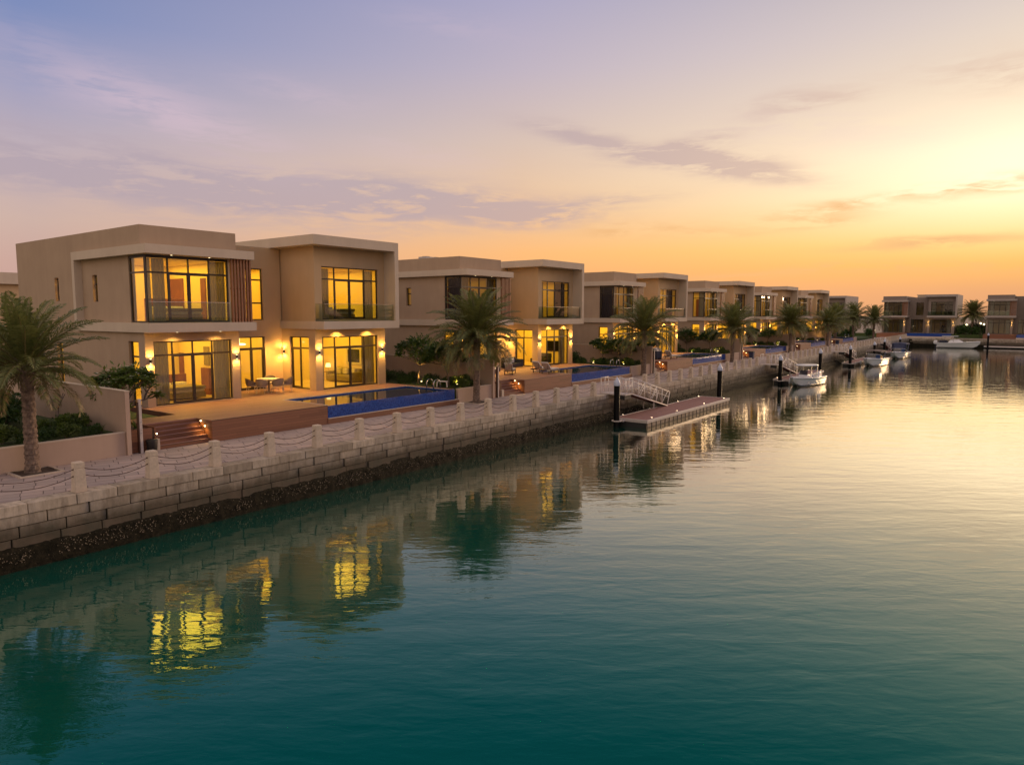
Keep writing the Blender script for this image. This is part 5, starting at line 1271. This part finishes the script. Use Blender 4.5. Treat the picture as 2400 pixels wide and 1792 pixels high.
# bin and pots
def bin_(x, y, lab):
    r = empty('litter_bin', (x, y, 0)); tag(r, lab, 'bin'); mb = MB(); mb.loft([sq(0.20, 0.0), sq(0.25, 0.75)]); mb.build('body', 'canvas_navy', r); mb = MB(); mb.loft([sq(0.27, 0.75), sq(0.27, 0.81), sq(0.2, 0.86)]); mb.build('lid', 'rubber', r)
bin_(-25.6, 79.4, 'dark bin on the promenade in front of the fourth deck'); bin_(-25.7, 122.6, 'dark bin beside the steps of the sixth villa')
def pot(x, y, lab):
    r = empty('plant_pot', (x, y, 0)); tag(r, lab, 'pot'); mb = MB(); mb.lathe((0, 0, 0), [(0.13, 0), (0.17, 0.05), (0.20, 0.42), (0.19, 0.46)], 18); mb.build('bowl', 'planter_dark', r, smooth=True)
    mb = MB(); mb.lathe((0, 0, 0.40), [(0.17, 0), (0.17, 0.03)], 12); mb.build('soil', 'soil', r)
pot(-26.0, 12.35, 'dark round pot at the foot of the nearest steps')

# ---------------------------------------------------------------- furniture behind the lit windows of the nearest villa
def bed(x, y, z, rz, lab):
    r = empty('bed', (x, y, z), rz); tag(r, lab, 'bed')
    mb = MB(); mb.box(-1.0, 1.0, -0.85, 0.85, 0.05, 0.32); mb.build('base', 'khaki', r, bevel=0.03)
    mb = MB(); mb.box(-0.97, 0.97, -0.82, 0.82, 0.32, 0.58); mb.build('mattress', 'linen', r, bevel=0.06)
    mb = MB(); mb.box(-0.3, 1.0, -0.86, 0.86, 0.45, 0.62); mb.build('bedspread', 'khaki', r, bevel=0.04)
    mb = MB(); mb.box(-1.1, -1.0, -0.95, 0.95, 0.0, 1.1); mb.build('headboard', 'brown_panel', r, bevel=0.02)
    for s in (-1, 1): mb = MB(); mb.box(-0.9, -0.5, s*0.4-0.3, s*0.4+0.3, 0.58, 0.72); mb.build('pillow', 'white_cushion', r, bevel=0.05)
bed(-34.0, 17.6, 0.93, R(0), 'bed with khaki bedspread behind the ground floor window of the nearest villa')
bed(-33.6, 17.4, 4.74, R(0), 'bed with khaki bedspread behind the upper corner window of the nearest villa')
bed(-33.0, 26.4, 4.76, R(90), 'bed behind the balcony window of the nearest villa')
def table_lamp(x, y, z, lab):
    r = empty('table_lamp', (x, y, z)); tag(r, lab, 'lamp'); mb = MB(); mb.lathe((0, 0, 0), [(0.08, 0), (0.08, 0.02), (0.02, 0.05), (0.015, 0.3)], 12); mb.build('base', 'steel', r)
    mb = MB(); mb.lathe((0, 0, 0.27), [(0.17, 0), (0.13, 0.24)], 20); mb.build('lamp_shade', 'lamp_cloth', r)
s_ = empty('sofa', (-34.1, 28.1, 0.93), R(90)); tag(s_, 'striped khaki sofa in the living room of the nearest villa', 'sofa')
mb = MB(); mb.box(-0.45, 0.45, -1.1, 1.1, 0.06, 0.42); mb.build('seat', 'khaki', s_, bevel=0.05)
mb = MB(); mb.box(0.28, 0.48, -1.1, 1.1, 0.42, 0.82); mb.build('backrest', 'khaki', s_, bevel=0.05)
for y in (-1.12, 1.12): mb = MB(); mb.box(-0.45, 0.48, y-0.1, y+0.1, 0.05, 0.62); mb.build('arm', 'khaki', s_, bevel=0.04)
for y in (-0.6, 0.1, 0.7): mb = MB(); mb.box(0.10, 0.26, y-0.22, y+0.22, 0.44, 0.80); mb.build('pillow', 'linen', s_, bevel=0.05)
n_ = empty('side_table', (-35.9, 28.3, 0.93)); tag(n_, 'small side table under the lit lamp in the living room', 'table')
mb = MB(); mb.box(-0.22, 0.22, -0.22, 0.22, 0.48, 0.52); mb.build('tabletop', 'brown_panel', n_)
for sx in (-1, 1):
    for sy in (-1, 1): mb = MB(); mb.box(sx*0.2-0.02, sx*0.2+0.02, sy*0.2-0.02, sy*0.2+0.02, 0, 0.48); mb.build('leg', 'brown_panel', n_)
table_lamp(-35.9, 28.3, 1.46, 'lit table lamp in the living room of the nearest villa')
r = empty('picture', (-33.85, 28.68, 2.5), R(-90)); tag(r, 'framed dark abstract picture on the living room wall', 'picture')
mb = MB(); mb.box(0, 0.03, -0.7, 0.7, -0.55, 0.55); mb.build('mount', 'linen', r)
mb = MB(); mb.box(0.031, 0.036, -0.55, 0.55, -0.4, 0.4); mb.build('print', 'dark_cloth', r)
for o_, i_ in ((OFF[1], 1),):
    r = empty('television', (-33.0, 28.68+o_, 2.35), R(-90)); tag(r, 'dark television on the back wall of the second villa', 'television')
    mb = MB(); mb.box(0, 0.06, -0.75, 0.75, -0.45, 0.45); mb.build('casing', 'rubber', r, bevel=0.01)
    mb = MB(); mb.box(0.061, 0.065, -0.72, 0.72, -0.42, 0.42); mb.build('screen', 'black_pile', r)
    s_ = empty('sofa', (-33.4, 27.3+o_, 0.93), R(90)); tag(s_, 'dark armchair sofa silhouetted in the living room of the second villa', 'sofa')
    mb = MB(); mb.box(-0.45, 0.45, -0.8, 0.8, 0.06, 0.42); mb.build('seat', 'dark_cloth', s_, bevel=0.05)
    mb = MB(); mb.box(0.28, 0.48, -0.8, 0.8, 0.42, 0.85); mb.build('backrest', 'dark_cloth', s_, bevel=0.05)

# mooring lines and fenders
def line(a, b2, lab):
    A, B2 = Vector(a), Vector(b2); pts = []
    for k in range(9):
        t_ = k/8; p = A.lerp(B2, t_); p.z -= 0.18*4*t_*(1-t_); pts.append(p-A)
    mb = MB(); mb.tube(pts, 0.014, 5); tag(mb.build('mooring_line', 'mooring_rope', None, loc=A), lab, 'rope')
line((-17.7, 68.0, -0.75), (-19.1, 71.5, -1.3), 'bow line of the centre console boat running to the second dock')
line((-18.0, 73.9, -1.0), (-19.1, 75.5, -1.3), 'stern line of the centre console boat running to the second dock')
line((-17.3, 100.2, -0.7), (-18.8, 101.2, -1.3), 'bow line of the brown canopied motor boat running to the third dock')
line((-17.0, 119.5, -0.7), (-18.9, 116.5, -1.3), 'bow line of the navy canvas boat running to the dock behind it')
for i, (x, y, lab) in enumerate(((-18.92, 70.4, 'front white fender between the centre console boat and its dock'), (-18.92, 72.6, 'rear white fender between the centre console boat and its dock'), (-18.6, 103.0, 'white fender beside the brown canopied motor boat'))):
    r = empty('fender', (x, y, -1.75)); tag(r, lab, 'fender', 'boat fenders')
    mb = MB(); mb.lathe((0, 0, 0), [(0.03, 0), (0.10, 0.06), (0.11, 0.3), (0.10, 0.52), (0.03, 0.6)], 12); mb.build('body', 'fender_white', r, smooth=True)
    mb = MB(); mb.tube([(0, 0, 0.6), (0.05, 0, 0.95)], 0.01, 5); mb.build('lanyard', 'mooring_rope', r)
